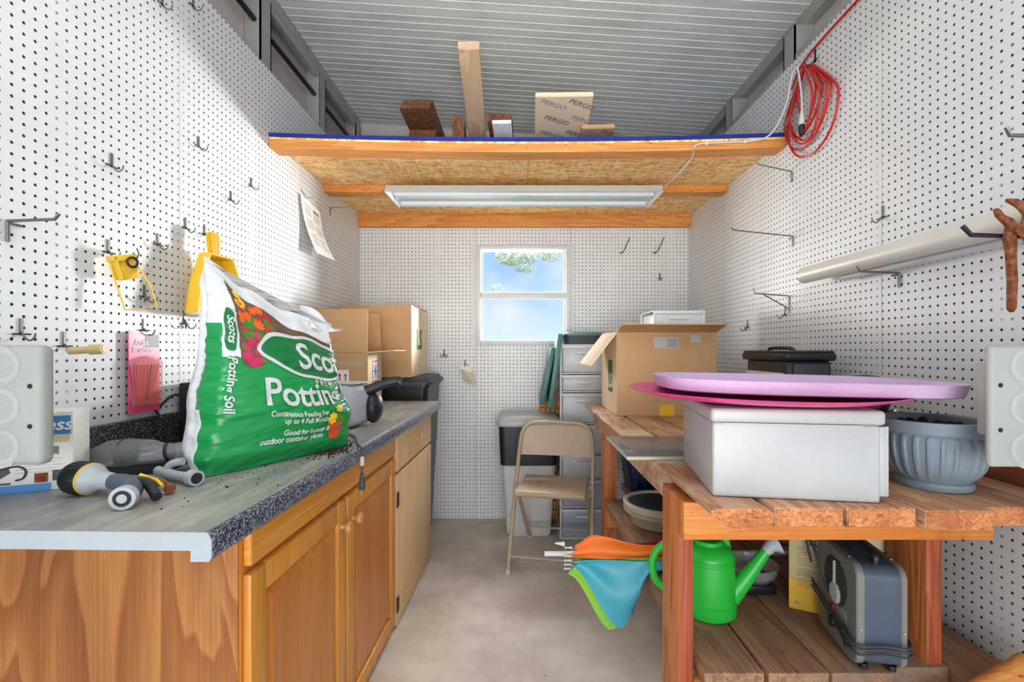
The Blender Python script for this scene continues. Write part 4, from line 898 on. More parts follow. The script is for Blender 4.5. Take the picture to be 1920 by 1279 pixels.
m = MB(); m.box(hw+.0012, hw+.0016, -.03, .03, .34, .418); build(m, 'tape_strip', 'tape', r)
r = carton('cardboard_box', 'brown cardboard box with raised flaps at the far end of the worktop', -1.095, -.79, 2.48, 2.73, CT+.001, 1.170, [('F', 88, .225, 'card'), ('B', 80, .22, 'card'), ('R', 176, .14, 'card_cream_lit')], group='cardboard boxes')
w = .1525; d = .125
m = MB(); m.box(w+.0004, w+.001, -d, d, 0.001, .283); build(m, 'side_panel', 'card_cream_lit', r)  # brighter-lit side painted with a thin pale sheet
m = MB(); m.box(-w+.002, w, -d-.0009, -d-.0004, .20, .235); m.box(-.08, -.02, -d-.001, -d-.0004, .04, .20); m.box(-.08, .02, -d-.001, -d-.0004, .04, .075); build(m, 'tape_strip', 'tape', r)
m = MB(); m.box(-.015, .055, -d-.0018, -d-.0012, .098, .19); build(m, 'arrow_label', 'white_paper', r)
m = MB()
for x in (.004, .034):
    m.box(x, x+.006, -d-.0026, -d-.002, .118, .158); m.prism([(x-.006, .158), (x+.012, .158), (x+.003, .172)], d+.002, d+.0026, MXZ)
m.box(-.004, .044, -d-.0026, -d-.002, .106, .112); build(m, 'red_arrows', 'print_red', r)
for q, mt in (((-.05, .05, .12, .235), 'print_red'), ((-.044, .044, .127, .228), 'white_paper')):
    m = MB(); o = .0012 if mt == 'print_red' else .0018; m.box(w+o, w+o+.0004, q[0], q[1], q[2], q[3]); build(m, 'shipping_label', mt, r)
m = MB()
for k in range(4): m.box(w+.0024, w+.0028, -.004, .004, -.05, .05, Mx=Matrix.Translation((0, 0, .178)) @ Matrix.Rotation(k*PI/4, 4, 'X'))
build(m, 'label_print', 'label_blue', r)
# ================================================================ WORKBENCH (right)
BT = .870
wb = thing('workbench', 'rough orange timber workbench with thick weathered planks along the right wall', 'workbench', (.8, 1.8, 0))
xs = [.377, .505, .648, .790, .930, 1.070, 1.150]; fr = [.935, .942, .940, .925, .948, .940]
for k in range(6):
    x0, x1 = xs[k]+.002, xs[k+1]-.003
    m = MB(); y0 = fr[k]
    if k == 0: m.prism([(x0, BT-.012), (x0+.03, BT-.036), (x0+.045, BT-.040), (x1-.02, BT-.040), (x1, BT-.028), (x1, BT-.010), (x1-.012, BT), (x0+.01, BT), (x0, BT-.004)], -2.70, -y0, MXZ)
    else: m.box(x0, x1, y0, 2.72+.01*(k % 2), BT-.040, BT-(.0 if k != 4 else .001), .003)
    pl = build(m, 'plank', 'roughY' if k else 'bench_pale', wb, True)
    m = MB()
    if k == 0: m.prism([(x0+.001, BT-.012), (x0+.03, BT-.035), (x0+.045, BT-.039), (x1-.02, BT-.039), (x1-.001, BT-.028), (x1-.001, BT-.010), (x1-.012, BT-.001), (x0+.01, BT-.001)], -y0, -y0+.0015, MXZ)
    else: m.box(x0+.003, x1-.003, y0-.0012, y0+.0005, BT-.0375, BT-.003)
    build(m, 'cut_end', 'endgrain', pl, True)
def timber(x0, x1, y0, y1, z0, z1, mat, name):
    m = MB(); m.box(x0, x1, y0, y1, z0, z1, .003); return build(m, name, mat, wb, True)
for x in (.381, .976):
    m = MB(); m.box(x, x+.037, 1.136, 1.262, .0, BT-.0405, .003)
    for f in m.bm.faces:
        if f.calc_center_median().y < 1.1385 and abs(f.normal.y) > .5: f.material_index = 1
    build(m, 'leg', ['bench_orange', 'bench_red'], wb, True)
timber(.432, .495, 2.40, 2.49, .0, BT-.0405, 'bench_orange', 'leg'); timber(.976, 1.013, 2.40, 2.49, .0, BT-.0405, 'bench_orange', 'leg')
timber(.381, 1.10, 1.098, 1.1355, .742, BT-.0405, 'apron', 'apron'); timber(.4185, .4305, 1.263, 2.66, .755, BT-.0405, 'bench_pale', 'side_rail')
timber(.44, 1.10, 2.62, 2.655, .75, BT-.0405, 'pineX', 'apron')
m = MB(); m.box(1.151, XR-.002, .974, 2.68, BT-.04, .992, .004); build(m, 'backboard', 'board_red', wb, True)
SH = .43
for k in range(5):
    x0 = .432+.1485*k; y0 = 1.105+(.02 if k == 3 else 0)
    if k == 0: m = MB(); m.box(x0, x0+.14, 1.27, 2.70, SH-.038, SH, .003); m.box(x0, x0+.14, 1.105, 1.27, SH-.038, SH, .003)
    else: m = MB(); m.box(x0, x0+.143, y0, 2.70, SH-.038, SH, .003)
    if k == 0: m = MB(); m.box(x0+.0, x0+.14, 1.105, 2.39, SH-.038, SH, .003)
    build(m, 'shelf_plank', 'shelfplank', wb, True)
timber(.419, 1.10, 1.125, 1.163, .30, SH-.0385, 'pineX', 'shelf_rail'); timber(.44, 1.10, 2.355, 2.392, .30, SH-.0385, 'pineX', 'shelf_rail')
# ---- acrylic sheet
m = MB(); m.box(.308, .70, 1.345, 1.660, BT+.0015, BT+.010, .001); r = thing('acrylic_sheet', 'grey clear plastic sheet lying across the bench edge behind the white drawer unit', 'plastic sheet', (.5, 1.5, BT)); build(m, 'sheet', 'acrylic', r, True)
m = MB(); m.box(.308, .70, 1.3425, 1.3447, BT+.001, BT+.010); m.box(.3055, .3078, 1.3425, 1.66, BT+.001, BT+.010); build(m, 'edge_strip', 'cream', r, True)
# ---- white plastic drawer unit
D0 = (.412, 1.010, BT+.001); r = thing('drawer_unit', 'white plastic drawer unit turned sideways at the front of the workbench', 'drawer unit', D0, -.150)
m = MB(); b = bmesh.new()
m.box(0, .325, 0, .32, 0, .158, .006, 3); build(m, 'shell', 'unit_white', r)
m = MB(); m.box(-.004, .334, -.004, .324, .158, .188, .008, 3); build(m, 'top', 'unit_white', r)
m = MB(); m.box(.3255, .338, .006, .30, .012, .155, .003); m.box(.338, .345, .01, .016, .012, .155, .001); m.box(.338, .345, .29, .296, .012, .155, .001); build(m, 'drawer', 'unit_white', r)
m = MB(); m.box(.02, .29, -.0015, -.0005, .1535, .1575); build(m, 'seam_line', 'pale_grey', r)
# ---- pink and lavender trays
def sup(a, b, n, k=40):
    out = []
    for i in range(k):
        t = 2*PI*i/k; c, s_ = math.cos(t), math.sin(t); out.append((a*math.copysign(abs(c)**(2/n), c), b*math.copysign(abs(s_)**(2/n), s_)))
    return out
def dish(m, secs, Mx, n=2.0):
    b = bmesh.new(); R = [[b.verts.new((x, y, z)) for x, y in sup(a, bb, n, 72)] for a, bb, z in secs]
    for A, B in zip(R, R[1:]):
        for k in range(72): b.faces.new((A[k], A[(k+1) % 72], B[(k+1) % 72], B[k]))
    b.faces.new(R[0][::-1]); b.faces.new(R[-1]); bmesh.ops.recalc_face_normals(b, faces=b.faces); m._merge(b, Mx)
m = MB(); dish(m, [(.12, .10, 0), (.20, .15, .003), (.27, .21, .011), (.312, .245, .022), (.316, .248, .025), (.309, .241, .025), (.265, .205, .014), (.19, .14, .007), (.1, .08, .005)], T(.590, 1.16, BT+.188+.003, .02, .012, -.04))
tag(build(m, 'plastic_dish', 'magenta', smooth=50), 'magenta shallow oval plastic dish on top of the white drawer unit', 'plastic tray')
m = MB(); dish(m, [(.325, .180, 0), (.333, .188, .003), (.340, .195, .030), (.336, .191, .032), (.330, .185, .030), (.325, .180, .008)], T(.690, 1.185, BT+.188+.0235, .0, .020, -.05), 3.2)
tag(build(m, 'tray', 'lavender', smooth=50), 'lavender plastic tray lying upside on the magenta dish', 'plastic tray')
# ---- ribbed planter
PC = (.955, 1.095, BT+.001); r = thing('plant_pot', 'blue grey ribbed plastic plant pot with dry soil on the workbench', 'plant pot', PC)
fn = lambda a, z: 1+.04*(1 if math.sin(a*26) > .35 else 0)*(1 if .030 < z < .118 else 0)
m = MB(); m.lathe([(0, .0), (.068, .0), (.071, .004), (.071, .016), (.065, .019), (.070, .024), (.078, .034), (.086, .048), (.092, .07), (.095, .095), (.096, .117), (.096, .122), (.099, .126), (.099, .130)], 208, T(*PC), fn=fn); build(m, 'body', 'blue_grey', r, True, smooth=50)
m = MB(); m.lathe([(.099, .125), (.103, .127), (.107, .150), (.107, .154), (.101, .155), (.095, .150), (.093, .12), (.091, .115)], 64, T(*PC)); build(m, 'rim', 'blue_grey', r, True, smooth=50)
m = MB(); m.lathe([(0, .128), (.05, .130), (.093, .126)], 40, T(*PC)); rnd = random.Random(9)
for k in range(60): a = rnd.random()*6.28; q = rnd.random()**.5*.082; m.sphere((PC[0]+q*math.cos(a), PC[1]+q*math.sin(a), PC[2]+.131+.008*rnd.random()), .004+.008*rnd.random(), 6)
build(m, 'dry_soil', 'soil', r, True)
# ---- tool organiser
r = thing('tool_organiser', 'black tool organiser with clear drawers and a lid handle by the right wall', 'tool organiser', (1.02, 1.81, BT+.001))
m = MB(); m.box(.945, 1.100, 1.67, 1.968, BT+.001, BT+.272, .008); build(m, 'case', 'black_plastic', r, True)
m = MB(); m.box(.930, 1.112, 1.655, 1.985, BT+.2725, BT+.302, .010, 3); m.box(.935, 1.105, 1.66, 1.98, BT+.30, BT+.309, .004); build(m, 'lid', 'black_plastic', r, True)
m = MB(); m.tube(curve([(1.0, 1.73, BT+.305), (1.0, 1.75, BT+.318), (1.0, 1.88, BT+.318), (1.0, 1.90, BT+.305)], 5), .007, 10); build(m, 'handle', 'black_plastic', r, True)
for j in range(3):
    for i in range(3):
        y0 = 1.69+.090*i; z0 = BT+.03+.072*j
        m = MB(); m.box(.934, .9448, y0, y0+.084, z0, z0+.055, .003); dr = build(m, 'drawer', 'frosted', r, True)
m = MB(); m.box(.962, 1.085, 1.658, 1.6695, BT+.02, BT+.262, .005); build(m, 'side_panel', 'charcoal', r, True)
m = MB(); m.box(1.0, 1.052, 1.655, 1.6578, BT+.165, BT+.215, .001); build(m, 'catch', 'pale_grey', r, True)
m = MB(); m.tube([(.932, 1.80, BT+.215), (.926, 1.80, BT+.205)], .006, 10); m.sphere((.928, 1.80, BT+.222), .006, 10); build(m, 'yellow_tag', 'yellow_deep', r, True)
# ---- black visor thing
r = thing('domed_tool', 'black domed plastic tool with clear visor behind the trays', 'tool', (1.06, 1.45, BT+.001))
m = MB(); m.lathe([(.055, 0), (.062, .01), (.045, .03), (.04, .10), (.062, .15), (.066, .185), (.055, .215), (.03, .232), (0, .236)], 32, T(1.06, 1.45, BT+.001)); build(m, 'shell', 'black_plastic', r, True, smooth=60)
m = MB(); m.sphere((1.035, 1.415, BT+.165), .050, 20, (1, .7, .85)); build(m, 'visor', 'clearplas', r, True, smooth=60)
m = MB(); m.sphere((1.105, 1.395, BT+.13), .010, 12); build(m, 'knob', 'chrome', r, True)
m = MB(); m.tube([(1.105, 1.395, BT+.125), (1.08, 1.43, BT+.10)], .008, 10); build(m, 'arm', 'black_plastic', r, True)
# ---- cardboard box with open flaps + small drawer
r = carton('cardboard_box', 'big open brown cardboard box at the far end of the workbench', .462, .930, 2.236, 2.640, BT+.001, 1.268, [('B', 0, .20, 'card'), ('F', 166, .125, 'card'), ('L', 232, .205, 'card_cream_lit'), ('R', 0, .20, 'card')], group='cardboard boxes')  # left flap's paler card is overexposure painted in
w, d = .234, .202
m = MB(); m.box(-w-.001, -w-.0004, -d, d, 0.002, .394); build(m, 'side_panel', 'card_cream_lit', r)  # pale sheet paints the aisle side as if brightly lit
m = MB(); m.box(-w-.0016, -w-.0012, .02-.12, .10-.09, .10, .26); build(m, 'green_print', 'print_green', r)
text('lettering', 'LS', .10, 'card_cream_lit', r, frame((-w-.0022, .0, .125), (0, -1, 0), (0, 0, 1)), bold=.002)
m = MB(); m.box(-.06, .055, -d-.0012, -d-.0006, .318, .370); m.box(.11, .16, -d-.0012, -d-.0006, .345, .380); build(m, 'shipping_label', 'pale_grey', r)
m = MB()
for k in range(5): m.box(-.0+.002, .05, -d-.0018, -d-.0014, .325+.008*k, .328+.008*k)
build(m, 'label_print', 'print_grey', r)
m = MB(); m.box(-.035, .035, -d-.0012, -d-.0006, .0, .052); build(m, 'tape_strip', 'box_yellow', r)
def mini(label, x0, x1, y0, y1, z0, h):
    r = thing('storage_organizer', label, 'storage box', ((x0+x1)/2, (y0+y1)/2, z0))
    m = MB(); t = .006
    for a in (z0, z0+h-t): m.box(x0, x1, y0, y1, a, a+t, .002)
    for a in (x0, x1-.012):
        for b in (y0, y1-.012): m.box(a, a+.012, b, b+.012, z0, z0+h, .002)
    m.box(x0, x1, y0-.002, y0+.004, z0, z0+.014, .001); m.box(x0, x1, y0-.002, y0+.004, z0+h-.018, z0+h, .002)
    build(m, 'frame', 'white_plastic', r, True)
    m = MB(); m.box(x0+.010, x1-.010, y0+.003, y1-.01, z0+.014, z0+h-.018, .004); dr = build(m, 'drawer', 'frosted', r, True)
    m = MB(); m.box((x0+x1)/2-.05, (x0+x1)/2+.05, y0-.006, y0+.0025, z0+h-.045, z0+h-.030, .003); build(m, 'handle', 'white_plastic', dr, True)
    return r
mini('small white frosted drawer on top of the big open cardboard box', .672, .930, 2.37, 2.62, 1.2735, .105)
# ---- drawer tower
TX0, TX1, TY0, TY1 = .255, .555, 2.96, 3.29
tw = thing('drawer_tower', 'tall tower of frosted plastic drawers with white frames by the back wall', 'drawer tower', ((TX0+TX1)/2, (TY0+TY1)/2, 0))
lev = [(.0, .195), (.195, .375), (.375, .525), (.525, .715), (.715, .915), (.915, 1.03), (1.03, 1.215)]
m = MB()
for x in (TX0, TX1-.014):
    for y in (TY0, TY1-.014): m.box(x, x+.014, y, y+.014, 0, 1.215, .003)
for z in [a for a, b in lev]+[1.207]: m.box(TX0, TX1, TY0, TY1, z+.0, z+.008, .002)
build(m, 'frame', 'white_plastic', tw, True)
for k, (a, b_) in enumerate(lev):
    m = MB(); m.box(TX0+.016, TX1-.016, TY0-.004, TY1-.02, a+.010, b_-.006, .010, 2); dr = build(m, 'drawer', 'bluefrost' if k < 2 else 'frosted', tw, True)
    m = MB(); m.box(TX0+.012, TX1-.012, TY0-.012, TY0-.0042, b_-.026, b_-.006, .003); m.box(TX0+.10, TX1-.10, TY0-.020, TY0-.0122, b_-.060, b_-.042, .004); build(m, 'handle', 'white_plastic', dr, True)
r = thing('storage_bin', 'dark teal lidded bin on top of the drawer tower', 'storage bin', (.41, 3.12, 1.2155))
m = MB(); loft_(m, [(.13, .145, .03, .0), (.140, .155, .03, .055)], Matrix.Translation((.425, 3.12, 1.216))); build(m, 'tub', 'charcoal', r, True)
m = MB(); loft_(m, [(.148, .163, .035, .055), (.148, .163, .035, .066), (.138, .15, .03, .074)], Matrix.Translation((.425, 3.12, 1.216))); build(m, 'lid', 'teal', r, True)
# teal lids leaning between tower and wall
for k, (x, z0, z1, lean, lab) in enumerate([(.190, .80, 1.20, .10, 'shorter teal plastic lid leaning left of the drawer tower'), (.236, .79, 1.28, .070, 'taller teal plastic lid leaning against the drawer tower')]):
    Mx = Matrix.Translation((x-.045, 3.02-.085*k, z0+.04)) @ Matrix.Rotation(lean*2.0, 4, 'Y')
    r = thing('bin_lid', lab, 'lid', (x, 3.02, z0), 0, 'teal bin lids')
    m = MB(); m.box(-.011, .009, -.05, .24, 0, z1-z0-.04, .008, 3, Mx=Mx); build(m, 'panel', 'teal', r, True)
    m = MB(); m.box(-.0165, .0145, -.055, -.045, -.003, z1-z0-.037, .004, 2, Mx=Mx); build(m, 'rim', 'teal', r, True)
# amber basket standing behind the trash can
r = thing('wicker_basket', 'amber woven basket panel standing between the trash can and the drawer tower', 'basket', (.19, 3.24, 0))
Mx = Matrix.Translation((.185, 3.245, 0)) @ Matrix.Rotation(.04, 4, 'Y')
m = MB(); 
for i in range(4):
    for j in range(14): m.box(-.065+.034*i, -.065+.034*i+.030, -.012+.006*((i+j) % 2), .006+.006*((i+j) % 2), .03+.063*j, .03+.063*j+.058, .006, 2, Mx=Mx)
build(m, 'weave', 'amber', r, True)
m = MB(); m.tube([Mx @ Vector(p) for p in ((-.07, 0, 0.008), (-.07, 0, .915), (.075, 0, .915), (.075, 0, .008))], .007, 8, True); build(m, 'rim', 'amber', r, True)
# ---- trash can
TC = Vector((.062, 3.125, 0)); r = thing('trash_can', 'white trash can with black upper body and grey lid in the back corner', 'trash can', TC)
m = MB(); loft_(m, [(.135, .115, .04, .0), (.142, .122, .04, .01), (.172, .145, .045, .452)], Matrix.Translation(TC)); build(m, 'body', 'white_plastic', r, True)
m = MB(); loft_(m, [(.170, .143, .045, .4525), (.180, .152, .04, .454), (.190, .160, .04, .70)], Matrix.Translation(TC)); build(m, 'liner_rim', 'black_plastic', r, True)
m = MB(); loft_(m, [(.202, .168, .05, .7005), (.206, .172, .05, .715), (.200, .166, .05, .742), (.17, .13, .05, .762), (.10, .08, .05, .768)], Matrix.Translation(TC)); build(m, 'lid', 'grey_lid', r, True, smooth=60)
# ---- folding chair
ch = thing('folding_chair', 'tan metal folding chair facing the viewer in front of the trash can', 'chair', (.192, 2.640, 0), -.20)
def side(s):
    x = .218*s
    return [(x, -.185, .012), (x*.99, -.05, .30), (x*.985, .055, .50), (x*.97, .105, .62), (x*.93, .128, .690), (x*.80, .142, .735), (x*.60, .148, .752)]
L_, R_ = curve(side(-1), 5), curve(side(1), 5)
m = MB(); m.tube(L_+[Vector((0, .149, .757))]+R_[::-1], .0115, 12); build(m, 'front_frame', 'tan_tube', ch)
for s in (-1, 1):
    m = MB(); m.tube([(s*.192, .315, .012), (s*.195, -.03, .385)], .0105, 12); m.tube([(s*.205, -.03, .385), (s*.192, -.03, .385)], .006, 8); build(m, 'rear_leg', 'tan_tube', ch)
    for q in ((s*.192, .315), (s*.218, -.185)):
        m = MB(); m.tube([(q[0], q[1], 0), (q[0], q[1], .028)], .0145, 12); build(m, 'foot_cap', 'cream', ch)
m = MB(); m.tube([(-.216, -.152, .080), (.216, -.152, .080)], .006, 8); build(m, 'crossbar', 'tan_tube', ch)
m = MB(); m.tube([(-.192, .235, .100), (.192, .235, .100)], .006, 8); build(m, 'crossbar', 'tan_tube', ch)
m = MB(); m.box(-.190, .190, -.19, .17, .408, .440, .014, 4); build(m, 'seat', 'tan_metal', ch)
def bk(i, j):
    x = (i-.5)*2; zt = .745-.055*max(0, (abs(x)-.55)/.45)**2.2; z = lerp(.565, zt, j); y = .148-.20*(.745-z)*.9+.012*(1-x*x)
    return Vector((x*(.208-.012*max(0, (j-.5))), y, z))
m = MB(); m.grid(bk, 20, 8, .006); build(m, 'backrest', 'tan_metal', ch, smooth=60)
# ---- navy tote and white bucket under the bench
r = thing('storage_tote', 'dark navy plastic tote on the lower shelf at the far end', 'storage tote', (.75, 2.60, SH))
m = MB(); loft_(m, [(.20, .10, .03, .0), (.235, .118, .03, .30)], Matrix.Translation((.785, 2.555, SH+.001))); loft_(m, [(.245, .128, .03, .29), (.245, .128, .03, .312)], Matrix.Translation((.785, 2.555, SH+.001)))
for k in range(9): m.box(.60+.045*k, .615+.045*k, 2.432, 2.445, SH+.03, SH+.27, .003)
build(m, 'tub', 'navy', r, True)
BK = Vector((.615, 2.06, SH+.001)); r = thing('bucket', 'white plastic bucket with dirty dark topped lid on the lower shelf', 'bucket', BK)
m = MB(); m.lathe([(0, 0), (.120, 0), (.125, .004), (.140, .060), (.0, .060)], 40, Matrix.Translation(BK)); build(m, 'body', 'cream', r, True)
m = MB(); m.lathe([(.141, .052), (.156, .054), (.158, .064), (.150, .067), (.158, .070), (.160, .092), (.152, .097), (.140, .096), (.136, .088)], 48, Matrix.Translation(BK)); build(m, 'lid', 'cream', r, True)
m = MB(); m.lathe([(0, .089), (.137, .088)], 40, Matrix.Translation(BK)); build(m, 'lid_top', 'charcoal', r, True)
# ---- beach umbrella folded
uy = 1.64; uz = SH+.055
um = thing('beach_umbrella', 'folded beach umbrella of orange, blue and green panels sticking out under the workbench', 'umbrella', (.5, uy, SH))
m = MB(); m.tube([(.088, uy, uz-.008), (1.08, uy+.02, uz-.012)], .0085, 12); build(m, 'pole', 'white_plastic', um, True)
def gore(zs, yo, col, name, top, bot, thick=.004, wav=0):
    """fabric panel: top/bot are z curves over x"""
    def f(i, j):
        x = lerp(.185, .70, i); a = pw(i, top); c = pw(i, bot); z = lerp(a, c, j)
        return Vector((x+.015*math.sin(j*4+wav)*(1-i), uy+yo+.012*math.sin(i*9+wav+j*2)+.010*math.sin(j*7+i*3+wav), uz+z))
    m = MB(); m.grid(f, 28, 14, thick); return build(m, name, col, um, True, smooth=70)
gore(0, -.030, 'orange', 'orange_panel', [(0, .030), (.12, .062), (.45, .035), (1, .025)], [(0, -.01), (1, -.012)], wav=.4)
gore(0, .020, 'crimson', 'crimson_panel', [(0, .0), (.45, .020), (.75, .045), (1, .03)], [(0, -.01), (1, -.02)], wav=1.4)
gore(0, -.052, 'aqua', 'blue_panel', [(0, -.012), (1, -.010)], [(0, -.030), (.32, -.232), (.37, -.205), (.46, -.055), (.62, -.045), (1, -.035)], wav=.0)
gore(0, -.028, 'lime', 'green_panel', [(0, -.010), (1, -.008)], [(0, -.070), (.27, -.252), (.33, -.235), (.465, -.06), (.66, -.05), (1, -.04)], wav=.9)
for k in range(6):
    m = MB(); a = Vector((.18, uy-.035+.012*k*.5, uz+.028-.017*k)); m.tube([a, a-Vector((.018+.006*(k % 2), 0, 0))], [.0035, .002], 8); m.sphere(a-Vector((.022, 0, 0)), .004, 8); build(m, 'rib_tip', 'white_plastic', um, True)
m = MB(); m.tube([(.155, uy-.02, uz+.034), (.122, uy-.02, uz+.037)], [.008, .002], 12); build(m, 'spike', 'white_plastic', um, True)
for k, (mt, dz) in enumerate((('red', .020), ('label_blue', .0), ('lime', -.014), ('grey_plastic', .034))):
    m = MB(); m.tube(curve([(.86, uy+.03, uz+dz-.0), (.93, uy+.03, uz+dz), (.985, uy+.03, uz+dz*.5)], 5), [.012]*8+[.008]*3, 10); build(m, 'wrapped_tip', mt, um, True)
# ---- watering can
WC = Vector((.545, 1.372, SH+.001)); r = thing('watering_can', 'bright green watering can with a grey rose on the lower shelf', 'watering can', WC)
m = MB(); m.lathe([(0, 0), (.072, 0), (.077, .004), (.077, .038), (.0745, .040), (.0735, .16), (.072, .17), (.060, .188), (.040, .196), (.040, .206), (.034, .207), (.034, .19), (.0, .19)], 48, Matrix.Translation(WC))
for z in (.010, .016, .022, .028, .034): m.lathe([(.0765, z-.0015), (.0782, z), (.0765, z+.0015)], 48, Matrix.Translation(WC))
for z in (.150, .156, .162): m.lathe([(.0725, z-.0015), (.0748, z), (.0725, z+.0015)], 48, Matrix.Translation(WC))
build(m, 'body', 'green_can', r, True, smooth=50)
m = MB(); m.tube([WC+Vector((.060, -.01, .045)), WC+Vector((.105, -.018, .105)), WC+Vector((.155, -.026, .180))], [.030, .022, .014], 20); build(m, 'spout', 'green_can', r, True, smooth=50)
m = MB(); m.tube([WC+Vector((.155, -.026, .180)), WC+Vector((.168, -.028, .196)), WC+Vector((.186, -.030, .205))], [.0145, .017, .030], 20); build(m, 'rose', 'grey_plastic', r, True)
m = MB(); m.tube(curve([WC+Vector(p) for p in ((-.070, 0, .040), (-.140, 0, .075), (-.160, 0, .130), (-.140, 0, .180), (-.070, 0, .212), (-.01, 0, .225), (.045, 0, .212), (.058, 0, .178))], 6), .0105, 14); build(m, 'handle', 'green_can', r, True, smooth=60)
# ---- clear bowl on black base
BW = Vector((.735, 1.50, SH+.001)); r = thing('plastic_bowl', 'small black based dish with a clear plastic bowl on the lower shelf', 'bowl', BW)
m = MB(); m.box(BW.x-.07, BW.x+.055, BW.y-.05, BW.y+.05, BW.z, BW.z+.030, .006); build(m, 'base', 'black_plastic', r, True)
m = MB(); m.lathe([(.02, .031), (.055, .034), (.072, .055), (.078, .080), (.075, .081), (.068, .056), (.05, .038), (.02, .034)], 40, Matrix.Translation(BW)); build(m, 'bowl', 'clearplas', r, True, smooth=50)
m = MB()
for k in range(5): m.tube(curve([BW+Vector((-.04+.01*k, -.03, .045)), BW+Vector((0, .0+.01*k, .06)), BW+Vector((.04, .02-.012*k, .05))], 5), .0025, 6)
build(m, 'wires', 'charcoal', r, True)
# ---- heater
HE = Vector((.788, 1.110, SH+.001)); hr = .18
r = thing('space_heater', 'charcoal electric space heater with grey front grille and wrapped cord on the lower shelf', 'space heater', HE, hr*-1)
m = MB()   # local: x 0..0.10 depth (front at x=0 facing the aisle), y 0..0.20 width
def rr2(y0, y1, z0, z1, rad, n=5):
    o = []
    for cy, cz, a in ((y1-rad, z1-rad, 0), (y0+rad, z1-rad, 90), (y0+rad, z0+rad, 180), (y1-rad, z0+rad, 270)):
        o += [(cy+rad*math.cos(math.radians(a+90*k/n)), cz+rad*math.sin(math.radians(a+90*k/n))) for k in range(n+1)]
    return o
m.prism(rr2(0, .20, .012, .244, .028), .018, .092, MYZ); build(m, 'body', 'heater_blue', r, smooth=40)
for a, b_ in ((0, .0178), (.0922, .106)):
    m = MB(); m.prism(rr2(-.003, .203, .009, .247, .030), a, b_, MYZ, .002); fp = build(m, 'front_panel' if a == 0 else 'rear_panel', 'heater_grey', r, smooth=40)
    if a == 0: front = fp
for k in range(14):
    z = .112+.0082*k; half = math.sqrt(max(0, .060**2-(z-.165)**2)); 
    if half < .015: continue
    m = MB(); m.box(-.0012, .0005, .10-half, .10+half, z-.0023, z+.0023); build(m, 'vent_slot', 'black_matte', front)
m = MB(); m.lathe([(0, .008), (.022, .006), (.028, 0)], 28, T(-.0, .10, .135, 0, -PI/2)); m.box(-.006, -.0005, .098, .102, .13, .215); build(m, 'grille_boss', 'pale_grey', front)
m = MB(); m.box(-.001, .001, .045, .155, .055, .115, .0005); build(m, 'control_plate', 'heater_grey', front)
m = MB(); m.box(-.004, -.001, .105, .125, .085, .100, .001); build(m, 'red_switch', 'red', front)
m = MB(); m.lathe([(0, .012), (.013, .012), (.016, 0)], 20, T(-.001, .10, .062, 0, -PI/2)); build(m, 'dial', 'black_plastic', front)
m = MB(); m.tube(curve([(.055, .03, .243), (.055, .035, .262), (.055, .10, .268), (.055, .165, .262), (.055, .17, .243)], 5), .008, 10); build(m, 'handle', 'black_plastic', r)
for x in (.025, .085):
    for y in (.02, .18):
        m = MB(); m.lathe([(0, 0), (.009, 0), (.009, .012), (0, .012)], 12, T(x, y, 0)); build(m, 'foot', 'black_plastic', r)
for x in (.0088, .099):
    m = MB(); m.sphere((x, -.0035, .10), .0035, 8); build(m, 'rivet', 'chrome', r)
    m = MB(); m.sphere((x, .05, .2475), .003, 8); build(m, 'rivet', 'chrome', r)
m = MB()
for z in (.060, .048, .068): m.tube(curve([(-.012, .21, z+.05), (-.010, .10, z+.025), (-.008, -.004, z), (.05, -.010, z+.002), (.112, -.008, z+.006), (.114, .10, z+.02)], 5), .0026, 8)
m.tube(curve([(-.008, .15, .12), (-.014, .18, .20), (-.020, .225, .225), (-.012, .215, .16)], 6), .0035, 8); build(m, 'cord', 'charcoal', r, smooth=60)
m = MB(); m.tube([(-.010, .045, .085), (-.012, .010, .050)], [.006, .008], 10); build(m, 'plug', 'black_plastic', r)
# ---- yellow heater carton
r = thing('heater_box', 'yellow and cream printed carton standing behind the space heater', 'box', (.925, 1.375, SH+.001), -.50)
m = MB(); m.box(-.125, .11, -.055, .055, 0, .245, .002); build(m, 'carton', 'box_cream', r)
m = MB(); m.box(-.125, .11, -.0562, -.0554, .0, .085); build(m, 'printed_panel', 'box_yellow', r)
text('lettering', 'ELECTRIC HEATER', .022, 'charcoal', r, frame((-.075, -.0565, .190), (1, 0, 0), (0, 0, 1)), bold=.0005)
m = MB()
for k in range(16): m.box(-.105, -.105+.10*(.7+.3*math.sin(k*2.3)), -.0572, -.0566, .178-.0062*k-.005*(k//4), .1795-.0062*k-.005*(k//4))
m.prism([(-.112, .015), (-.096, .015), (-.104, .028)], .0566, .0572, MXZ); build(m, 'printed_lines', 'tape', r)
# ================================================================ RIGHT WALL THINGS
# ---- red extension cord coil
r = thing('extension_cord', 'red extension cord coiled and hung on the right pegboard above the loft end', 'extension cord', (1.16, 1.93, 2.0))
rnd = random.Random(4); pts = []
c0 = (1.93, 2.335)
loops = [(.155, .32, .02), (.125, .30, -.02), (.10, .31, .0), (.075, .28, .03), (.165, .37, -.03), (.11, .27, .03), (.06, .23, -.02)]
k_all = []
for li, (w, h, off) in enumerate(loops):
    for k in range(16):
        a = PI/2+2*PI*k/16
        wy = w*math.cos(a); y = c0[0]+off*(1-math.sin(a))*.5+wy*(.45+.55*min(1, (1-math.sin(a))))
        z = c0[1]-h/2+h/2*math.sin(a)
        k_all.append((XR-.014-.006*(li % 4)-.004*math.sin(a*2+li), y, z))
pts = curve(k_all, 3)
m = MB(); m.tube(pts, .0045, 8); build(m, 'coil', 'cord_red', r, True)
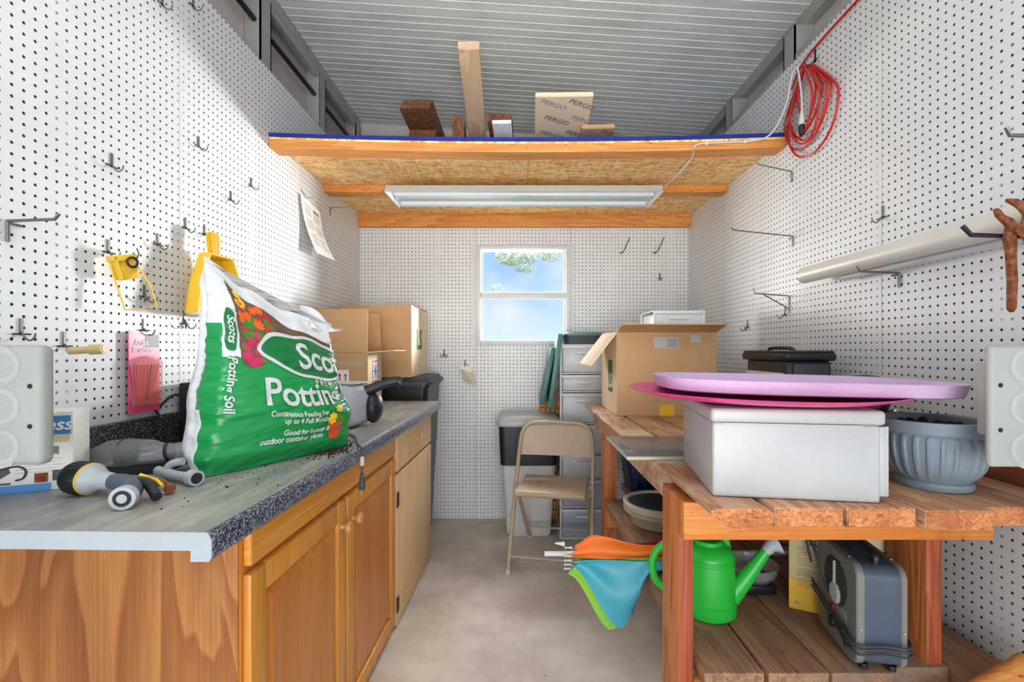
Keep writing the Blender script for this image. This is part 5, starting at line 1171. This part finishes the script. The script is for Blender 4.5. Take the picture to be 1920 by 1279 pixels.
m = MB(); m.tube(curve([(XR-.010, 2.05, 2.305), (XR-.010, 1.98, 2.365), (XR-.010, 1.80, 2.392), (XR-.010, 1.30, 2.405), (XR-.010, .6, 2.41), (XR-.010, -.6, 2.41)], 8), .0045, 8); build(m, 'run', 'cord_red', r, True)
m = MB(); m.lathe([(.008, .0), (.0115, .004), (.0125, .035), (.009, .05), (.006, .058)], 16, T(1.15, 1.93, 2.055-.0)); build(m, 'socket_end', 'black_plastic', r, True)
hook('R', 1.90, 2.345, 'black wire hook from which the red cord coil hangs', 'J', 1.2, 'wire_dark')
# ---- pipes
r = thing('pvc_pipe', 'large stained white plastic pipe resting on hooks along the right pegboard', 'pipe', (1.13, 1.2, 1.43))
def wallpipe(x, z, ra, y0, y1, rz):
    m = MB(); b = bmesh.new(); n = 28; R = []
    for y, r_ in ((y0, ra), (y1, ra), (y1, rz), (y0, rz)): R.append([b.verts.new((x+r_*math.cos(2*PI*k/n), y, z+r_*math.sin(2*PI*k/n))) for k in range(n)])
    for A, B in zip(R, R[1:]+R[:1]):
        for k in range(n): b.faces.new((A[k], A[(k+1) % n], B[(k+1) % n], B[k]))
    bmesh.ops.recalc_face_normals(b, faces=b.faces); m._merge(b); return m
build(wallpipe(1.118, 1.473, .031, .3, 1.86, .028), 'tube', 'pvc', r, True)
r = thing('pvc_pipe', 'thin white plastic pipe tucked under the large one on the right pegboard', 'pipe', (1.165, 1.1, 1.42))
build(wallpipe(1.158, 1.441, .013, .35, 1.69, .011), 'tube', 'white_plastic', r, True)
# ---- rusty pliers
r = thing('pliers', 'rusty slip joint pliers hanging on the dark rod hook at right', 'pliers', (1.05, 1.0, 1.24))
Mp2 = frame((1.068, 1.018, 1.44), (1, .05, 0), (0, 0, 1))
m = MB(); m.prism([(-.012, -.005), (-.002, -.02), (-.004, -.06), (-.001, -.11), (-.004, -.168), (-.012, -.178), (-.020, -.170), (-.020, -.11), (-.024, -.05), (-.030, -.02), (-.024, .008), (-.046, .028), (-.052, .044), (-.044, .046), (-.030, .030), (-.012, .024), (.002, .008)], -.005, .005, Mp2, .0015); build(m, 'jaw_arm', 'rust', r, True)
m = MB(); m.prism([(-.022, -.004), (.0, .014), (.004, .030), (-.006, .040), (-.016, .048), (-.036, .058), (-.034, .064), (-.008, .064), (.010, .056), (.018, .036), (.026, .01), (.028, -.03), (.040, -.08), (.050, -.14), (.044, -.150), (.036, -.142), (.026, -.09), (.010, -.03), (-.004, -.014)], .0055, .0105, Mp2, .0015); build(m, 'jaw_arm', 'rust', r, True)
m = MB(); m.lathe([(0, -.008), (.009, -.008), (.010, .012), (0, .014)], 16, Mp2 @ T(-.008, -.004, .002)); build(m, 'pivot', 'rust', r, True)
# ================================================================ NEAR THE VIEWER
r = thing('metal_pole', 'black square metal tube leaning at the lower left edge', 'pole', (-.80, .80, 0))
m = MB(); a = Vector((-.66, .78, 0)); b_ = Vector((-.98, .752, .872)); Mx = frame(a, (1, .3, .35), b_-a); L = (b_-a).length
m.box(-.016, .016, 0.003, L, -.016, .016, .003, Mx=Mx); build(m, 'tube', 'black_metal', r, True)
m = MB(); m.box(-.012, -.006, 0.01, L-.01, .0162, .018, Mx=Mx); build(m, 'edge_strip', 'grey_plastic', r, True)
m = MB(); a = Vector((.14, .955, .028)); b_ = Vector((1.155, 1.075, .472)); m.tube([a, b_], .024, 20)
tag(build(m, 'wooden_pole', 'pineX'), 'varnished round wooden pole crossing the lower right corner', 'pole')
# ================================================================ OUTSIDE
tr = thing('garden_tree', 'pale leafy tree seen through the window outside', 'tree', (3.1, 12, -.1))
m = MB(); m.tube(curve([(3.1, 12, -.1), (3.0, 12, 1.5), (2.7, 12, 3.2), (1.9, 12, 4.5), (.8, 12, 4.8), (-.4, 12, 4.4)], 6), [.20-.0055*i for i in range(31)], 12); build(m, 'trunk', 'bark', tr, True)
rnd = random.Random(11); m = MB(); b = m.bm
def leafcloud(c, rx, rz, n):
    for k in range(n):
        while True:
            p = Vector((rnd.uniform(-1, 1), rnd.uniform(-1, 1), rnd.uniform(-1, 1)))
            if p.length < 1: break
        p = Vector((c[0]+p.x*rx, c[1]+p.y*.5, c[2]+p.z*rz)); u = Vector((rnd.gauss(0, 1), rnd.gauss(0, 1), rnd.gauss(0, 1))).normalized(); w = u.orthogonal().normalized(); s_ = rnd.uniform(.03, .06)
        b.faces.new([b.verts.new(p+u*s_), b.verts.new(p+w*s_*.4), b.verts.new(p-u*s_), b.verts.new(p-w*s_*.4)])
for c, rx, rz, n in [((-.05, 12, 3.52), .55, .22, 1500), ((.80, 12, 3.60), .30, .20, 500), ((-.2, 12, 4.2), 1.0, .35, 1500), ((1.4, 12, 4.4), 1.0, .5, 1500), ((.15, 12, 3.22), .30, .10, 160), ((-.55, 12, 2.72), .18, .10, 40)]: leafcloud(c, rx, rz, n)
build(m, 'foliage', 'leaf_out', tr, True, smooth=0)
